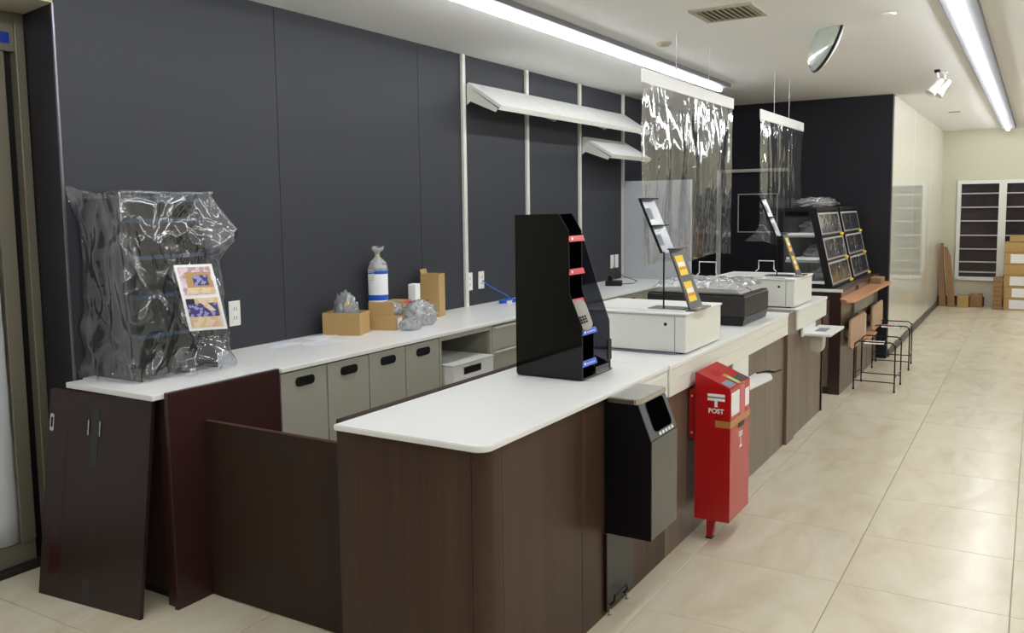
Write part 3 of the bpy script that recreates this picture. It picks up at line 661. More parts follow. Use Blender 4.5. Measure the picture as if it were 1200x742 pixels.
# ================================================================== REGISTER BOXES
def regbox(x0, x1, y0, y1, z0, h, label, slots):
    t = thing('register_box', ((x0+x1)/2, (y0+y1)/2, z0), label, 'box')
    obj('body', bx(x0, x1-.006, y0+.004, y1, z0+.008, z0+h-.012, bev=.003, seg=2), 'whitebox', t)
    obj('front_door', bx(x0+.01, x1-.062, y0, y0+.004, z0+.012, z0+h-.018, bev=.001), 'whitebox', t)
    obj('corner_post', bx(x1-.058, x1-.008, y0, y0+.004, z0+.010, z0+h-.016, bev=.001), 'whitebox', t)
    obj('seam', bx(x1-.0618, x1-.0582, y0+.0015, y0+.004, z0+.012, z0+h-.018), 'darkish', t)
    b = BM(); box(b, x0-.006, x1, y0-.006, y1+.006, z0+h-.012, z0+h-.002, bev=.002)
    obj('lid', b, 'white', t)
    obj('raised_lip', bx(x0+.02, x1-.03, y0+.05, y0+.058, z0+h-.002, z0+h+.006, bev=.001), 'white', t)
    b = lathe(BM(), [(.0085, 0), (.0075, .003)], (0, 0, 0), 14); rotz(b, (0, 0, 0), math.pi/2, 'X')
    o = obj('keyhole', b, 'black', t); o.location = Vector((x1-.105, y0-.0005, z0+h*.67))-ORG[t.name]
    for a, b_ in slots: obj('slot', bx(a, b_, y0+.004, y0+.03, z0+h-.002, z0+h-.0012), 'black', t)
    for x in (x0+.04, x1-.05):
        for y in (y0+.04, y1-.04): obj('foot', bx(x-.015, x+.015, y-.015, y+.015, z0, z0+.008), 'black', t)
regbox(-1.90, -1.335, 3.765, 4.27, .852, .192, 'first white steel register box, behind the black display stand', [])
regbox(-1.88, -1.325, 5.785, 6.30, .853, .195, 'second white steel register box, beyond the dark food warmer', [(-1.66, -1.545), (-1.52, -1.40)])
tag(obj('cable', tube(BM(), [(-1.80, 3.745, .8565), (-1.70, 3.742, .857), (-1.62, 3.747, .857), (-1.54, 3.74, .8565), (-1.45, 3.745, .857), (-1.38, 3.75, .8565)], .004), 'darkish'), 'thin grey cable lying in front of the first register box', 'cable')
# leaflet stands
def popstand(yc, z0, dx, w, tilt, label, cards, dz=0):
    t = thing('leaflet_stand', (-1.45+dx, yc, z0), label, 'sign')
    X = lambda x: x+dx
    Z = lambda z: z-1.046+z0+dz
    obj('base_plate', bx(X(-1.57), X(-1.40), yc+.01, yc+.13, z0, z0+.004, bev=.001), 'dkplas', t)
    obj('pole', tube(BM(), [(X(-1.485), yc, z0+.004), (X(-1.485), yc, Z(1.318))], .004), 'black', t)
    obj('foot_bar', bx(X(-1.56), X(-1.34), yc-.012, yc+.01, z0, z0+.003), 'dkplas', t)
    def leaf(a, b_, m, nm, th=.006):
        a = Vector((X(a[0]), 0, Z(a[1]))); b_ = Vector((X(b_[0]), 0, Z(b_[1])))
        return obj(nm, quadthick(BM(), (b_.x, yc, b_.z), (a.x, yc, a.z), (a.x, yc+w, a.z), (b_.x, yc+w, b_.z), -th), m, t), a, b_
    up, a, b_ = leaf((-1.61, 1.565), (-1.498, 1.309), 'greyfilm', 'upper_leaf')
    obj('edge', quadthick(BM(), (b_.x-.004, yc, b_.z), (a.x-.004, yc, a.z), (a.x-.004, yc+.006, a.z), (b_.x-.004, yc+.006, b_.z), -.012), 'black', t)
    for f in (0, .5):
        p = a.lerp(b_, f); obj('pocket_lip', bx(p.x-.004, p.x+.03, yc, yc+w, p.z, p.z+.005), 'black', t)
    for f in (.18, .66):
        p, q = a.lerp(b_, f), a.lerp(b_, f+.2); obj('leaflet', quadthick(BM(), (q.x+.007, yc+.02, q.z+.003), (p.x+.007, yc+.02, p.z+.003), (p.x+.007, yc+.07, p.z+.003), (q.x+.007, yc+.07, q.z+.003), .001), 'darkish', t)
    lo, a, b_ = leaf((-1.462, 1.328), (-1.362, 1.052), 'dkplas', 'lower_leaf', .008)
    obj('pocket_lip', bx(a.x-.006, a.x+.03, yc, yc+w, a.z, a.z+.006), 'dkplas', t); 
    obj('bottom_lip', bx(b_.x-.004, b_.x+.05, yc, yc+w, z0+.004, z0+.012), 'steel', t)
    if cards:
        d_ = (b_-a); nn = Vector((-d_.z, 0, d_.x)).normalized()*.010
        for f in (.12, .56):
            p, q = a.lerp(b_, f)+nn, a.lerp(b_, f+.33)+nn
            c = obj('card', quadthick(BM(), (q.x, yc+.02, q.z), (p.x, yc+.02, p.z), (p.x, yc+w*.72, p.z), (q.x, yc+w*.72, q.z), .001), 'yellow', t, 'yellow printed card')
            for g0, g1, m in ((.34, .56, 'paper'), (.60, .72, 'orange')):
                p2, q2 = p.lerp(q, g0)+nn*.15, p.lerp(q, g1)+nn*.15
                obj('print', quadthick(BM(), (q2.x, yc+.027, q2.z), (p2.x, yc+.027, p2.z), (p2.x, yc+w*.72-.007, p2.z), (q2.x, yc+w*.72-.007, q2.z), .0006), m, c)
popstand(3.86, 1.044, 0, .17, 0, 'tilted grey leaflet stand with yellow cards on the first register box', True)
popstand(5.95, 1.048, 0, .13, 0, 'tilted leaflet stand with yellow cards on the second register box', True, .004)
# food warmer
t = thing('food_warmer', (-1.65, 5.05, .852), 'dark woodgrain food warmer unit with plastic draped over its lids', 'food warmer')
obj('body', bx(-1.95, -1.372, 4.80, 5.30, .905, 1.02, bev=.004), 'warmer', t)
obj('skirt', prism(BM(), [(-1.95, .905), (-1.372, .905), (-1.385, .855), (-1.94, .855)], 1, 4.805, 5.295), 'black', t)
obj('top_plate', bx(-1.945, -1.378, 4.805, 5.295, 1.0205, 1.028, bev=.002), 'black', t)
for i in range(2):
    y = 4.83+i*.23
    obj('lid', prism(BM(), [(-1.93, 1.0285), (-1.40, 1.0285), (-1.44, 1.055), (-1.88, 1.055)], 1, y, y+.21, bev=.006), 'greyplas', t, 'grey domed lid')
def drape(x0, x1, y0, y1, z, h, seed, n=44):
    b = BM(); R = []
    for i in range(n+1):
        row = []
        for j in range(n+1):
            u, v_ = i/n, j/n; e = min(u, 1-u, v_, 1-v_); k = min(1, e/.10); k = k*k*(3-2*k)
            p = Vector((u*5+seed, v_*5, seed)); r = (1-abs(noise.noise(p))*2)*.35+(1-abs(noise.noise(p*2.3))*2)*.25
            row.append(b.verts.new((x0+u*(x1-x0)+noise.noise(p*2)*.012, y0+v_*(y1-y0)+noise.noise(p*2+Vector((9, 0, 0)))*.012, z+k*h*(.45+r*.8)+.001)))
        R.append(row)
    for A, B in zip(R, R[1:]):
        for j in range(n): b.faces.new((A[j], A[j+1], B[j+1], B[j]))
    return b
o = tag(obj('plastic_sheet', drape(-1.93, -1.40, 4.81, 5.28, 1.057, .05, 3.), 'crumple', smooth=True), 'crumpled clear plastic sheet draped over the food warmer', 'plastic sheet')
tag(obj('canister', lathe(BM(), [(.032, 0), (.034, .01), (.034, .05), (.030, .056), (.01, .058)], (-1.62, 5.52, 1.02), 20), 'black', smooth='auto'), 'small black canister behind the food warmer plastic', 'canister')
bpy.data.objects['canister'].location.z = .852
sb = thing('small_stack', (-1.62, 5.52, .852), 'dark stand carrying the canister behind the food warmer', 'stand')
obj('block', bx(-1.70, -1.55, 5.42, 5.62, .852, 1.018, bev=.003), 'black', sb); bpy.data.objects['canister'].location.z = 1.018
def wireholder(xc, y, z0, h, label):
    t = thing('bag_holder', (xc, y, z0), label, 'wire holder'); w_ = .085
    P = [(xc-w_, y, z0+.004), (xc-w_, y, z0+h*.62), (xc-w_+.012, y, z0+h*.72), (xc-w_+.03, y, z0+h*.78), (xc-w_+.03, y, z0+h), (xc+w_-.03, y, z0+h), (xc+w_-.03, y, z0+h*.78), (xc+w_-.008, y, z0+h*.70), (xc+w_, y, z0+h*.6), (xc+w_, y, z0+.004)]
    obj('wire_frame', tube(BM(), P, .004), 'white', t)
    obj('base', bx(xc-w_-.01, xc+w_+.01, y-.05, y+.05, z0, z0+.004), 'white', t)
wireholder(-1.80, 5.45, .852, .315, 'white bent wire bag holder behind the food warmer')
wireholder(-1.67, 6.38, .853, .27, 'white bent wire bag holder behind the second register box')
# ================================================================== HANGING CURTAINS
def curtain(x, y0, y1, zt, zb, cords, label, curl, seed):
    t = thing('hanging_curtain', (x, (y0+y1)/2, zb), label, 'curtain')
    obj('header_rail', bx(x-.006, x+.006, y0, y1, zt-.075, zt, bev=.002), plain('milky white rail %d' % seed, srgb(240, 240, 240), .35), t, 'white header rail')
    for y in cords: obj('cord', tube(BM(), [(x, y, zt), (x, y, CEIL)], .0022, 6), 'paper', t, 'thin suspension wire')
    b = BM(); nu, nv = 110, 80; R = []
    for j in range(nv+1):
        v_ = j/nv; z = zt-.07-(zt-.07-zb)*v_; row = []
        for i in range(nu+1):
            u = i/nu; s_ = u*(y1-y0)
            p = Vector((s_*2.6, v_*1.2+seed, seed)); 
            amp = .003+.026*min(1, v_*3)*(1-.6*v_)
            dx = amp*noise.noise(p)+amp*.5*noise.noise(Vector((s_*7.5, v_*2.2, seed*2)))+.0045*min(1, v_*6)*max(0, 1-v_*2.6)*noise.noise(Vector((s_*16, v_*3.5, 5)))
            cz = 0; cy = 0
            if curl and u < .3 and v_ > .8: k = (v_-.8)/.2*(1-u/.3); dx -= .12*k*k; cz = .05*k; cy = .02*k
            row.append(b.verts.new((x+dx, y0+.012+s_*(1-.024/(y1-y0))+cy, z+cz+(.012*math.sin(s_*6) if j == nv else 0))))
        R.append(row)
    for A, B in zip(R, R[1:]):
        for i in range(nu): b.faces.new((A[i], A[i+1], B[i+1], B[i]))
    obj('clear_sheet', b, 'sheet', t, 'wavy clear plastic sheet', smooth=True)
curtain(-1.9, 4.59, 6.29, 2.29, 1.185, (5.13, 5.74), 'first wide clear plastic curtain hanging over the food warmer', False, 1)
curtain(-1.82, 6.72, 8.13, 2.25, 1.20, (7.12, 7.60), 'second narrower clear plastic curtain hanging over the second register box', True, 4)
# ================================================================== BEYOND THE BACK COUNTER
pt = thing('partition', (-3.03, 7.66, .0), 'pale grey partition board at the far end of the back counter', 'partition')
obj('board', bx(WX+.024, -2.69, 7.645, 7.663, .0, 1.765, bev=.002), 'partition', pt)
obj('edge_trim', bx(-2.69, -2.68, 7.643, 7.665, 0, 1.765, bev=.001), 'white', pt)
rk = thing('wall_frame', (-2.9, 9.19, 0), 'white steel post and crossbar on the black end wall behind the curtains', 'frame')
obj('post', bx(-2.935, -2.895, 9.165, 9.199, 0, 1.90, bev=.002), 'white', rk)
obj('crossbar', bx(-2.895, -2.20, 9.13, 9.199, 1.868, 1.90, bev=.002), 'greyplas', rk)
hf = thing('wall_hatch', (-2.56, 9.19, 1.24), 'square hatch with thin white outline on the black end wall', 'hatch')
for q in ((-2.715, -2.705, 1.24, 1.645), (-2.31, -2.30, 1.24, 1.645), (-2.705, -2.31, 1.24, 1.25), (-2.705, -2.31, 1.635, 1.645)): obj('frame_bar', bx(q[0], q[1], 9.192, 9.1995, q[2], q[3]), 'greyplas', hf)
obj('hatch_door', bx(-2.704, -2.311, 9.196, 9.1995, 1.251, 1.634), 'black', hf)
# unit with hot cases
u3 = thing('case_counter', (-1.6, 8.2, 0), 'dark brown counter carrying the wrapped hot cases beyond the front counter', 'counter')
obj('body', bx(FL, -1.325, 7.27, 9.12, 0, .83), 'kick', u3)
obj('end_panel', bx(FL, -1.395, 7.25, 7.269, .06, .76), 'wood_light', u3); obj('end_frame', bx(-1.394, -1.305, 7.25, 7.269, 0, .83, bev=.001), 'wood_dark', u3)
obj('top_rail', bx(FL, -1.395, 7.25, 7.269, .761, .83), 'wood_dark', u3); obj('toe_kick', bx(FL, -1.395, 7.26, 7.269, 0, .06), 'kick', u3)
for a, b_ in ((7.27, 7.86), (8.03, 8.55), (8.56, 9.12)): obj('front_panel', bx(-1.324, -1.305, a, b_, 0, .83, bev=.001), 'wood_light', u3)
obj('recess', bx(-1.324, -1.316, 7.862, 8.028, 0, .83), laminate('reddish laminate', srgb(96, 44, 30), srgb(122, 60, 42), .4), u3)
obj('top', bx(FL, -1.295, 7.252, 9.13, .831, .85, bev=.001), 'wood_dark', u3); obj('top_edge', bx(FL, -1.292, 7.235, 7.2515, .828, .851, bev=.002), 'white', u3, 'white end edge of the top')
def hotcase(y0, y1, label):
    t = thing('hot_case', (-1.7, (y0+y1)/2, .851), label, 'showcase'); zb, zt2 = .851, 1.47
    xbk, xt, xbt = -1.765, -1.515, -1.375
    P = [(xt, zt2), (xbt, zb), (xbt-.055, zb), (xt-.055, zt2)]
    for y in (y0, y1-.02): obj('side_frame', prism(BM(), P, 1, y, y+.02), 'black', t)
    for y in (y0+.004, y1-.012): obj('side_glass', prism(BM(), [(xbk, zb+.01), (xbt-.056, zb+.01), (xt-.056, zt2-.04), (xbk, zt2-.04)], 1, y, y+.006), 'glass', t)
    obj('top', bx(xbk, xt, y0, y1, zt2-.0, zt2+.03, bev=.003), 'black', t)
    obj('base', bx(xbk, xbt-.056, y0+.021, y1-.021, zb, zb+.06), 'black', t); obj('back', bx(xbk-.01, xbk, y0, y1, zb, zt2), 'kick', t)
    L = lambda f, off=0.: (xt+(xbt-xt)*f+off, zt2+(zb-zt2)*f)
    for i, f in enumerate((.02, .35, .67)):
        a, b_ = L(f+.01, .0), L(f+.28, .0)
        fr = BM()
        def q(yA, yB, fA, fB, th=.008):
            p, r = L(fA), L(fB); quadthick(fr, (r[0], yA, r[1]), (p[0], yA, p[1]), (p[0], yB, p[1]), (r[0], yB, r[1]), th)
        q(y0+.03, y0+.05, f, f+.29); q(y1-.05, y1-.03, f, f+.29); q(y0+.05, y1-.05, f, f+.025); q(y0+.05, y1-.05, f+.265, f+.29)
        dr = obj('flap_door', fr, 'greyplas', t)
        obj('pane', quadthick(BM(), (b_[0], y0+.05, b_[1]), (a[0], y0+.05, a[1]), (a[0], y1-.05, a[1]), (b_[0], y1-.05, b_[1]), .002), 'casefilm', dr)
        p = L(f+.28); obj('wrapped_goods', crumple((p[0]-.16, (y0+y1)/2, p[1]+.002), (.08, .33, .06), i+y0, 3, .4), 'crumple', t, smooth=True)
        p = L(f+.305, .006); obj('handle', bx(p[0]-.004, p[0]+.012, y1-.16, y1-.06, p[1]-.010, p[1]+.012, bev=.003), 'yellow', t, 'yellow tag')
        p = L(f+.30); obj('shelf_tray', bx(xbk+.005, p[0]-.07, y0+.022, y1-.022, p[1]-.012, p[1]+.006), 'white', t)
        obj('front_rail', bx(p[0]-.03, p[0], y0+.02, y1-.02, p[1]-.012, p[1]+.008), 'black', t)
        
    for i, f in enumerate((.30, .62, .93)):
        p = L(f); obj('tray_edge', bx(xbk+.02, p[0]-.058, y0-.006, y0+.003, p[1]-.008, p[1]+.014), 'white', t, 'white tray edge')
    return t
hotcase(7.29, 8.17, 'plastic-wrapped black hot case with three flap doors, nearer one')
hotcase(8.24, 9.10, 'black hot case with three flap doors, nearer the corner of the black end wall')
b = crumple((-1.64, 7.92, 1.502), (.10, .58, .045), 5., 4, .5)
tag(obj('plastic_wrap', b, 'crumple', smooth=True), 'bundle of clear wrap lying on top of the nearer hot case', 'plastic wrap')
# beech ledge with boards
t = thing('ledge_table', (-1.2, 8.1, 0), 'narrow beech eating ledge with hanging boards on the case counter front', 'table')
lp = [(-1.304, 8.93), (-1.304, 7.2), (-1.27, 7.08), (-1.225, 7.03), (-1.185, 7.06), (-1.17, 7.16), (-1.155, 8.93)]
obj('tabletop', prism(BM(), lp, 2, .768, .79, bev=.003), 'tan', t, smooth='auto')
obj('support_board', bx(-1.30, -1.285, 7.75, 8.72, .60, .767), 'grey_dark', t)
obj('hanging_board', prism(BM(), [(7.36, .585), (7.42, .60), (8.02, .60), (8.06, .56), (8.06, .375), (7.98, .345), (7.44, .345), (7.36, .38)], 0, -1.262, -1.245, bev=.003), 'tan2', t, 'pale beech hanging board, nearer one')
obj('hanging_board', prism(BM(), [(8.45, .60), (9.02, .60), (9.06, .57), (9.06, .39), (9.0, .36), (8.50, .36), (8.45, .39)], 0, -1.262, -1.245, bev=.003), 'tan2', t, 'pale beech hanging board, farther one')
for y in (7.5, 7.9, 8.6, 8.9): obj('board_bracket', bx(-1.304, -1.262, y-.01, y+.01, .44, .50), 'steel', t)
obj('board_end_strip', bx(-1.2445, -1.240, 8.035, 8.06, .37, .575), 'white', t)
obj('lower_shelf', bx(-1.304, -1.20, 7.95, 8.42, .355, .372, bev=.002), 'tan', t)
tag(obj('small_box', bx(-1.30, -1.20, 8.58, 8.80, .7905, .845, bev=.003), 'card_dark'), 'small brown box on the far end of the beech ledge', 'box')
# stools
def stool(cx, cy, a, label):
    t = thing('wire_stool', (cx, cy, 0), label, 'stool', None); hx, hy, h = .155, .185, .385
    T = Matrix.Translation((cx, cy, 0)) @ Matrix.Rotation(a, 4, 'Z')
    def part(n_, bm, m, lb=None):
        b = BM(); merge(b, bm, T); return obj(n_, b, m, t, lb, smooth='auto')
    for sx in (-1, 1):
        for sy in (-1, 1): part('leg', tube(bmesh.new(), [(sx*hx, sy*hy, .01), (sx*hx, sy*hy, h)], .0055), 'black'); part('foot_cap', lathe(bmesh.new(), [(.008, 0), (.008, .02)], (sx*hx, sy*hy, 0), 8), 'kick')
    for sy in (-1, 1):
        part('stretcher', tube(bmesh.new(), [(-hx, sy*hy, .08), (hx, sy*hy, .08)], .0045), 'black')
        part('loop', tube(bmesh.new(), [(-hx, sy*hy, h-.03), (-hx+.005, sy*hy, h), (-hx+.03, sy*hy, h+.02), (hx-.03, sy*hy, h+.02), (hx-.005, sy*hy, h), (hx, sy*hy, h-.03)], .0055), 'black')
    for sx in (-1, 1):
        part('stretcher', tube(bmesh.new(), [(sx*hx, -hy, .12), (sx*hx, hy, .12)], .0045), 'black')
        part('seat_rail', tube(bmesh.new(), [(sx*hx, -hy, h-.01), (sx*hx, hy, h-.01)], .007), 'black')
    for i in range(9): part('seat_wire', tube(bmesh.new(), [(-hx+i*hx/4, -hy+.01, h-.003), (-hx+i*hx/4, hy-.01, h-.003)], .0022, 6), 'black')
    b = BM(); s = bmesh.new(); box(s, -.10, .05, -.16, .02, h, h+.002); merge(b, s, T @ Matrix.Rotation(.1, 4, 'Z'))
    n_ = tag(obj('notice_paper', b, 'paper'), 'white paper notice with red print on the '+('nearer' if cy < 8 else 'farther')+' wire stool', 'paper')
    b = BM(); s = bmesh.new(); box(s, -.06, .01, -.12, -.03, h+.002, h+.0026); merge(b, s, T @ Matrix.Rotation(.1, 4, 'Z')); obj('print', b, 'pink', n_)
stool(-1.09, 7.72, 0, 'black wire-frame stool, the nearer one in front of the beech ledge')
stool(-1.12, 8.80, .06, 'black wire-frame stool, the farther one near the black end wall')
# ================================================================== COVERED DISPLAY ON THE LEFT
t = thing('covered_display', (-3.2, 2.38, .851), 'black tiered shelf display standing under the clear plastic cover', 'display stand')
dx0, dxt, dxb, dy0, dy1, dz1 = -3.345, -3.11, -3.045, 2.175, 2.56, 1.59
side = [(dx0, .852), (dx0, dz1), (dxt, dz1), (dxb, .852)]
for y in (dy0, dy1-.008): obj('side_plate', prism(BM(), side, 1, y, y+.008), 'navy', t)
obj('back_plate', bx(dx0-.006, dx0, dy0, dy1, .852, dz1), 'gloss_black', t)
for i, z in enumerate((.87, 1.03, 1.19, 1.35, 1.50, 1.585)):
    xr = dxb+(dxt-dxb)*(z-.852)/(dz1-.852)-.004
    sh = obj('tier_shelf', bx(dx0, xr, dy0+.009, dy1-.009, z-.004, z+.001), 'navy', t)
    if i: obj('shelf_edge_highlight', bx(xr, xr+.003, dy0+.009, dy1-.009, z-.010, z+.006), 'navy_highlight', sh)  # painted blue highlight line along each shelf edge
def cover():
    b = BM(); nu, nv = 160, 70; R = []
    # perimeter corners (x,y) of cover
    C = [Vector((-3.36, 2.135, 0)), Vector((-3.045, 2.145, 0)), Vector((-3.015, 2.60, 0)), Vector((-3.36, 2.60, 0))]
    T = [Vector((-3.36, 2.14, 0)), Vector((-3.10, 2.15, 0)), Vector((-3.075, 2.60, 0)), Vector((-3.36, 2.58, 0))]
    for j in range(nv+1):
        v_ = j/nv; row = []
        for i in range(nu):
            s_ = i/nu*4; k = int(s_); f = s_-k
            a = C[k].lerp(T[k], v_); c = C[(k+1) % 4].lerp(T[(k+1) % 4], v_); p = a.lerp(c, f)
            cen = Vector((-3.2, 2.37, 0)); out = (p-cen).normalized()
            q = Vector((p.x*5, p.y*5, v_*2.2)); 
            # diagonal drape folds
            r = 1-abs(noise.noise(q*1.1+Vector((v_*1.5, 0, 0))))*2; r2 = 1-abs(noise.noise(q*2.6))*2
            r3 = 1-abs(noise.noise(Vector((s_*1.6+v_*2.6, v_*1.1, 3.))))*2
            am = .022*r+.012*r2+.016*r3-.026
            if v_ < .12: am += .03*(1-v_/.12)*abs(noise.noise(q*3+Vector((7, 0, 0))))*2
            z = .853+v_*(.765)
            # flares: top-left tip and right-hand tip
            tip1 = math.exp(-((s_ if s_ < 2 else s_-4)**2)/.05)*max(0, (v_-.80)/.20)
            p = p+out*am+Vector((-.0, -.035, .0))*tip1; z += .03*tip1
            tip2 = max(0, 1-abs(s_-2.0)/.30)*max(0, 1-abs(v_-.78)/.17)
            p += Vector((.03, .085, 0))*tip2
            lp = math.exp(-((s_-1.75)**2)/.05)*math.exp(-((v_-.05)**2)/.006); p += Vector((.05, .015, 0))*lp
            p.x = max(p.x, WX+.004)
            row.append(b.verts.new((p.x, p.y, z+.006*noise.noise(q*2) if 0 < j else .853+.0)))
        R.append(row)
    for A, B in zip(R, R[1:]):
        for i in range(nu): b.faces.new((A[i], A[(i+1) % nu], B[(i+1) % nu], B[i]))
    # top cap
    prev = R[-1]; cen = Vector((-3.22, 2.37, 1.606))
    for m in range(1, 9):
        f = m/9; cur = []
        for i in range(nu):
            p = R[-1][i].co.lerp(cen, f); q = Vector((p.x*9, p.y*9, 3)); p.z = p.z*(1-f)+1.600*f+.012*noise.noise(q)*1; p.z = max(p.z, 1.595)
            cur.append(b.verts.new(p))
        for i in range(nu): b.faces.new((prev[i], prev[(i+1) % nu], cur[(i+1) % nu], cur[i]))
        prev = cur
    cv = b.verts.new(cen)
    for i in range(nu): b.faces.new((prev[i], prev[(i+1) % nu], cv))
    tag(obj('plastic_cover', b, 'bag', smooth=True), 'large clear plastic bag pulled over the black shelf display', 'plastic cover')
cover()
# photo sheet leaning on the cover
def photosheet():
    A = Vector((-2.905, 2.262, 1.322)); B = Vector((-2.80, 2.262+.14, 1.322)); 
    t = thing('photo_sheet', (-2.85, 2.3, 1.05), 'white sheet with two printed photos taped on the plastic cover', 'poster')
    TL = Vector((-2.965, 2.292, 1.318)); TR = Vector((-2.885, 2.415, 1.318)); BL = Vector((-2.885, 2.292, 1.055)); BR = Vector((-2.805, 2.415, 1.055))
    N_ = (TR-TL).cross(BL-TL).normalized()
    if N_.x < 0: N_ = -N_
    def patch(nm, u0, u1, v0, v1, m, off, th=.0008, ns=8, sk=0., lb=None):
        b = BM(); R = []
        for j in range(ns+1):
            v_ = v0+(v1-v0)*j/ns; row = []
            for k, u in enumerate((u0, u1)):
                uu = u+(sk*(j/ns)); p = TL.lerp(TR, uu).lerp(BL.lerp(BR, uu), v_)+N_*(off+.012*math.sin(v_*math.pi)); row.append(b.verts.new(p))
            R.append(row)
        for P_, Q_ in zip(R, R[1:]): b.faces.new((P_[0], P_[1], Q_[1], Q_[0]))
        return obj(nm, b, m, t, lb)
    patch('sheet', 0, 1, 0, 1, 'paper', 0)
    ph = patch('photo', .08, .92, .04, .47, 'ph_pink', .001, lb='upper printed photo of a box of blue packets')
    patch('photo_detail', .22, .88, .12, .36, 'card', .0016); patch('photo_detail', .40, .80, .17, .33, 'ph_blue', .0022); patch('photo_detail', .2, .9, .36, .46, 'ph_sand', .0018)
    ph = patch('photo', .08, .92, .52, .96, 'ph_sand', .001, lb='lower printed photo of a box of purple packets')
    patch('photo_detail', .08, .88, .60, .80, 'ph_blue', .0016); patch('photo_detail', .35, .52, .53, .72, 'ph_sand', .0022, sk=.3); patch('photo_detail', .08, .3, .53, .6, 'navy', .0020)
photosheet()
# ================================================================== THINGS ON THE BACK COUNTER
def cbox(name, cx, cy, w, l, h, ang, label, mat='card', z0=.851, flap=0):
    t = thing(name, (cx, cy, z0), label, 'box'); T = Matrix.Translation((cx, cy, z0)) @ Matrix.Rotation(ang, 4, 'Z'); th = .004
    def part(n_, bm, m=mat, lb=None):
        b = BM(); merge(b, bm, T); return obj(n_, b, m, t, lb)
    part('wall', box(bmesh.new(), -w/2, w/2, -l/2, -l/2+th, 0, h)); part('wall', box(bmesh.new(), -w/2, w/2, l/2-th, l/2, 0, h))
    part('wall', box(bmesh.new(), -w/2, -w/2+th, -l/2+th, l/2-th, 0, h)); part('wall', box(bmesh.new(), w/2-th, w/2, -l/2+th, l/2-th, 0, h))
    part('bottom', box(bmesh.new(), -w/2+th, w/2-th, -l/2+th, l/2-th, 0, th))
    return t, T, part
cbox('cardboard_box', -3.235, 3.61, .215, .155, .122, .35, 'small open brown cardboard box holding a crumpled plastic bag')
tag(obj('plastic_bag', crumple((-3.235, 3.61, .857), (.075, .05, .125), 2.3, 4, .45), 'crumple', smooth=True), 'crumpled clear plastic bag standing in the leftmost small box', 'plastic bag')
yt = tube(BM(), [(-3.185, 3.545, 1.015), (-3.165, 3.555, 1.03)], .006); obj('tie', yt, 'yellow', bpy.data.objects['plastic_bag'], 'yellow tie')
t2, T2, part2 = cbox('cardboard_box', -3.165, 3.875, .16, .16, .075, .35, 'low open brown box with raised flaps under the plastic bags')
part2('flap', box(bmesh.new(), -.08, .07, -.0775, -.0735, .075, .16), lb='raised cardboard flap'); part2('flap', box(bmesh.new(), -.08, -.076, -.073, .02, .075, .15))
part2('shipping_label', box(bmesh.new(), .081, .0815, -.05, .03, .01, .065), 'paper')
part2('lettering', box(bmesh.new(), .0817, .082, -.03, .01, .03, .034), 'black')
part2('content', box(bmesh.new(), -.07, .07, -.07, .07, .004, .068), 'edge', 'pale tray inside')
# tall box
t3, T3, part3 = cbox('cardboard_box', -3.262, 4.46, .125, .10, .272, .25, 'tall narrow brown cardboard box against the black wall')
part3('flap', rotz(box(bmesh.new(), -.06, -.056, -.048, .048, .272, .30), (-.06, 0, .272), -.3, 'Y'))
# bottle/pack in plastic
t = thing('wrapped_bottle', (-3.297, 3.965, .851), 'clear bag tied over a white and blue labelled roll by the wall', 'package')
def oval(bm, prof, c, ry, n=28):
    lathe(bm, prof, (0, 0, 0), n)
    for v in bm.verts: v.co.y *= ry; 
    bmesh.ops.rotate(bm, verts=bm.verts, cent=(0, 0, 0), matrix=Matrix.Rotation(.6, 3, 'Z')); bmesh.ops.translate(bm, verts=bm.verts, vec=Vector(c)); return bm
c0 = (-3.297, 3.965, .851)
obj('lower_band', oval(BM(), [(.058, .15), (.0585, .152), (.0585, .180), (.058, .182)], c0, .75), 'blue', t, 'blue printed band', smooth='auto')
obj('label_sheet', oval(BM(), [(.056, .0), (.058, .01), (.058, .325), (.05, .335)], c0, .75), 'paper', t, 'white printed label', smooth='auto')
obj('upper_band', oval(BM(), [(.0585, .305), (.0595, .307), (.0595, .322), (.0585, .324)], c0, .75), 'blue', t, smooth='auto')
for k_ in range(6): obj('print', rotz(bx(c0[0]+.02, c0[0]+.0208, c0[1]-.085, c0[1]-.030, 1.12+k_*.012, 1.124+k_*.012), (c0[0], c0[1], 0), -.25), 'greyplas', t)
b = BM(); pr = [(.0595, .326), (.056, .345), (.044, .375), (.026, .395), (.012, .410), (.010, .416), (.02, .432), (.040, .45), (.032, .463)]
lathe(b, pr, (0, 0, 0), 40)
for v in b.verts:
    k_ = 1+.10*noise.noise(v.co*40)+(.35*noise.noise(Vector((v.co.x*50, v.co.y*50, v.co.z*8))) if v.co.z > .35 else 0); v.co.x *= k_; v.co.y *= k_*.8
    if v.co.z > .44: v.co.z += .02*noise.noise(v.co*60)
bmesh.ops.rotate(b, verts=b.verts, cent=(0, 0, 0), matrix=Matrix.Rotation(.6, 3, 'Z')); bmesh.ops.translate(b, verts=b.verts, vec=Vector(c0))
obj('clear_bag', b, 'crumple', t, 'clear bag gathered at the top', smooth=True)
obj('tie', lathe(BM(), [(.013, 0), (.014, .004), (.013, .008)], (c0[0], c0[1], c0[2]+.409), 12), 'yellow', t, 'yellow tie')
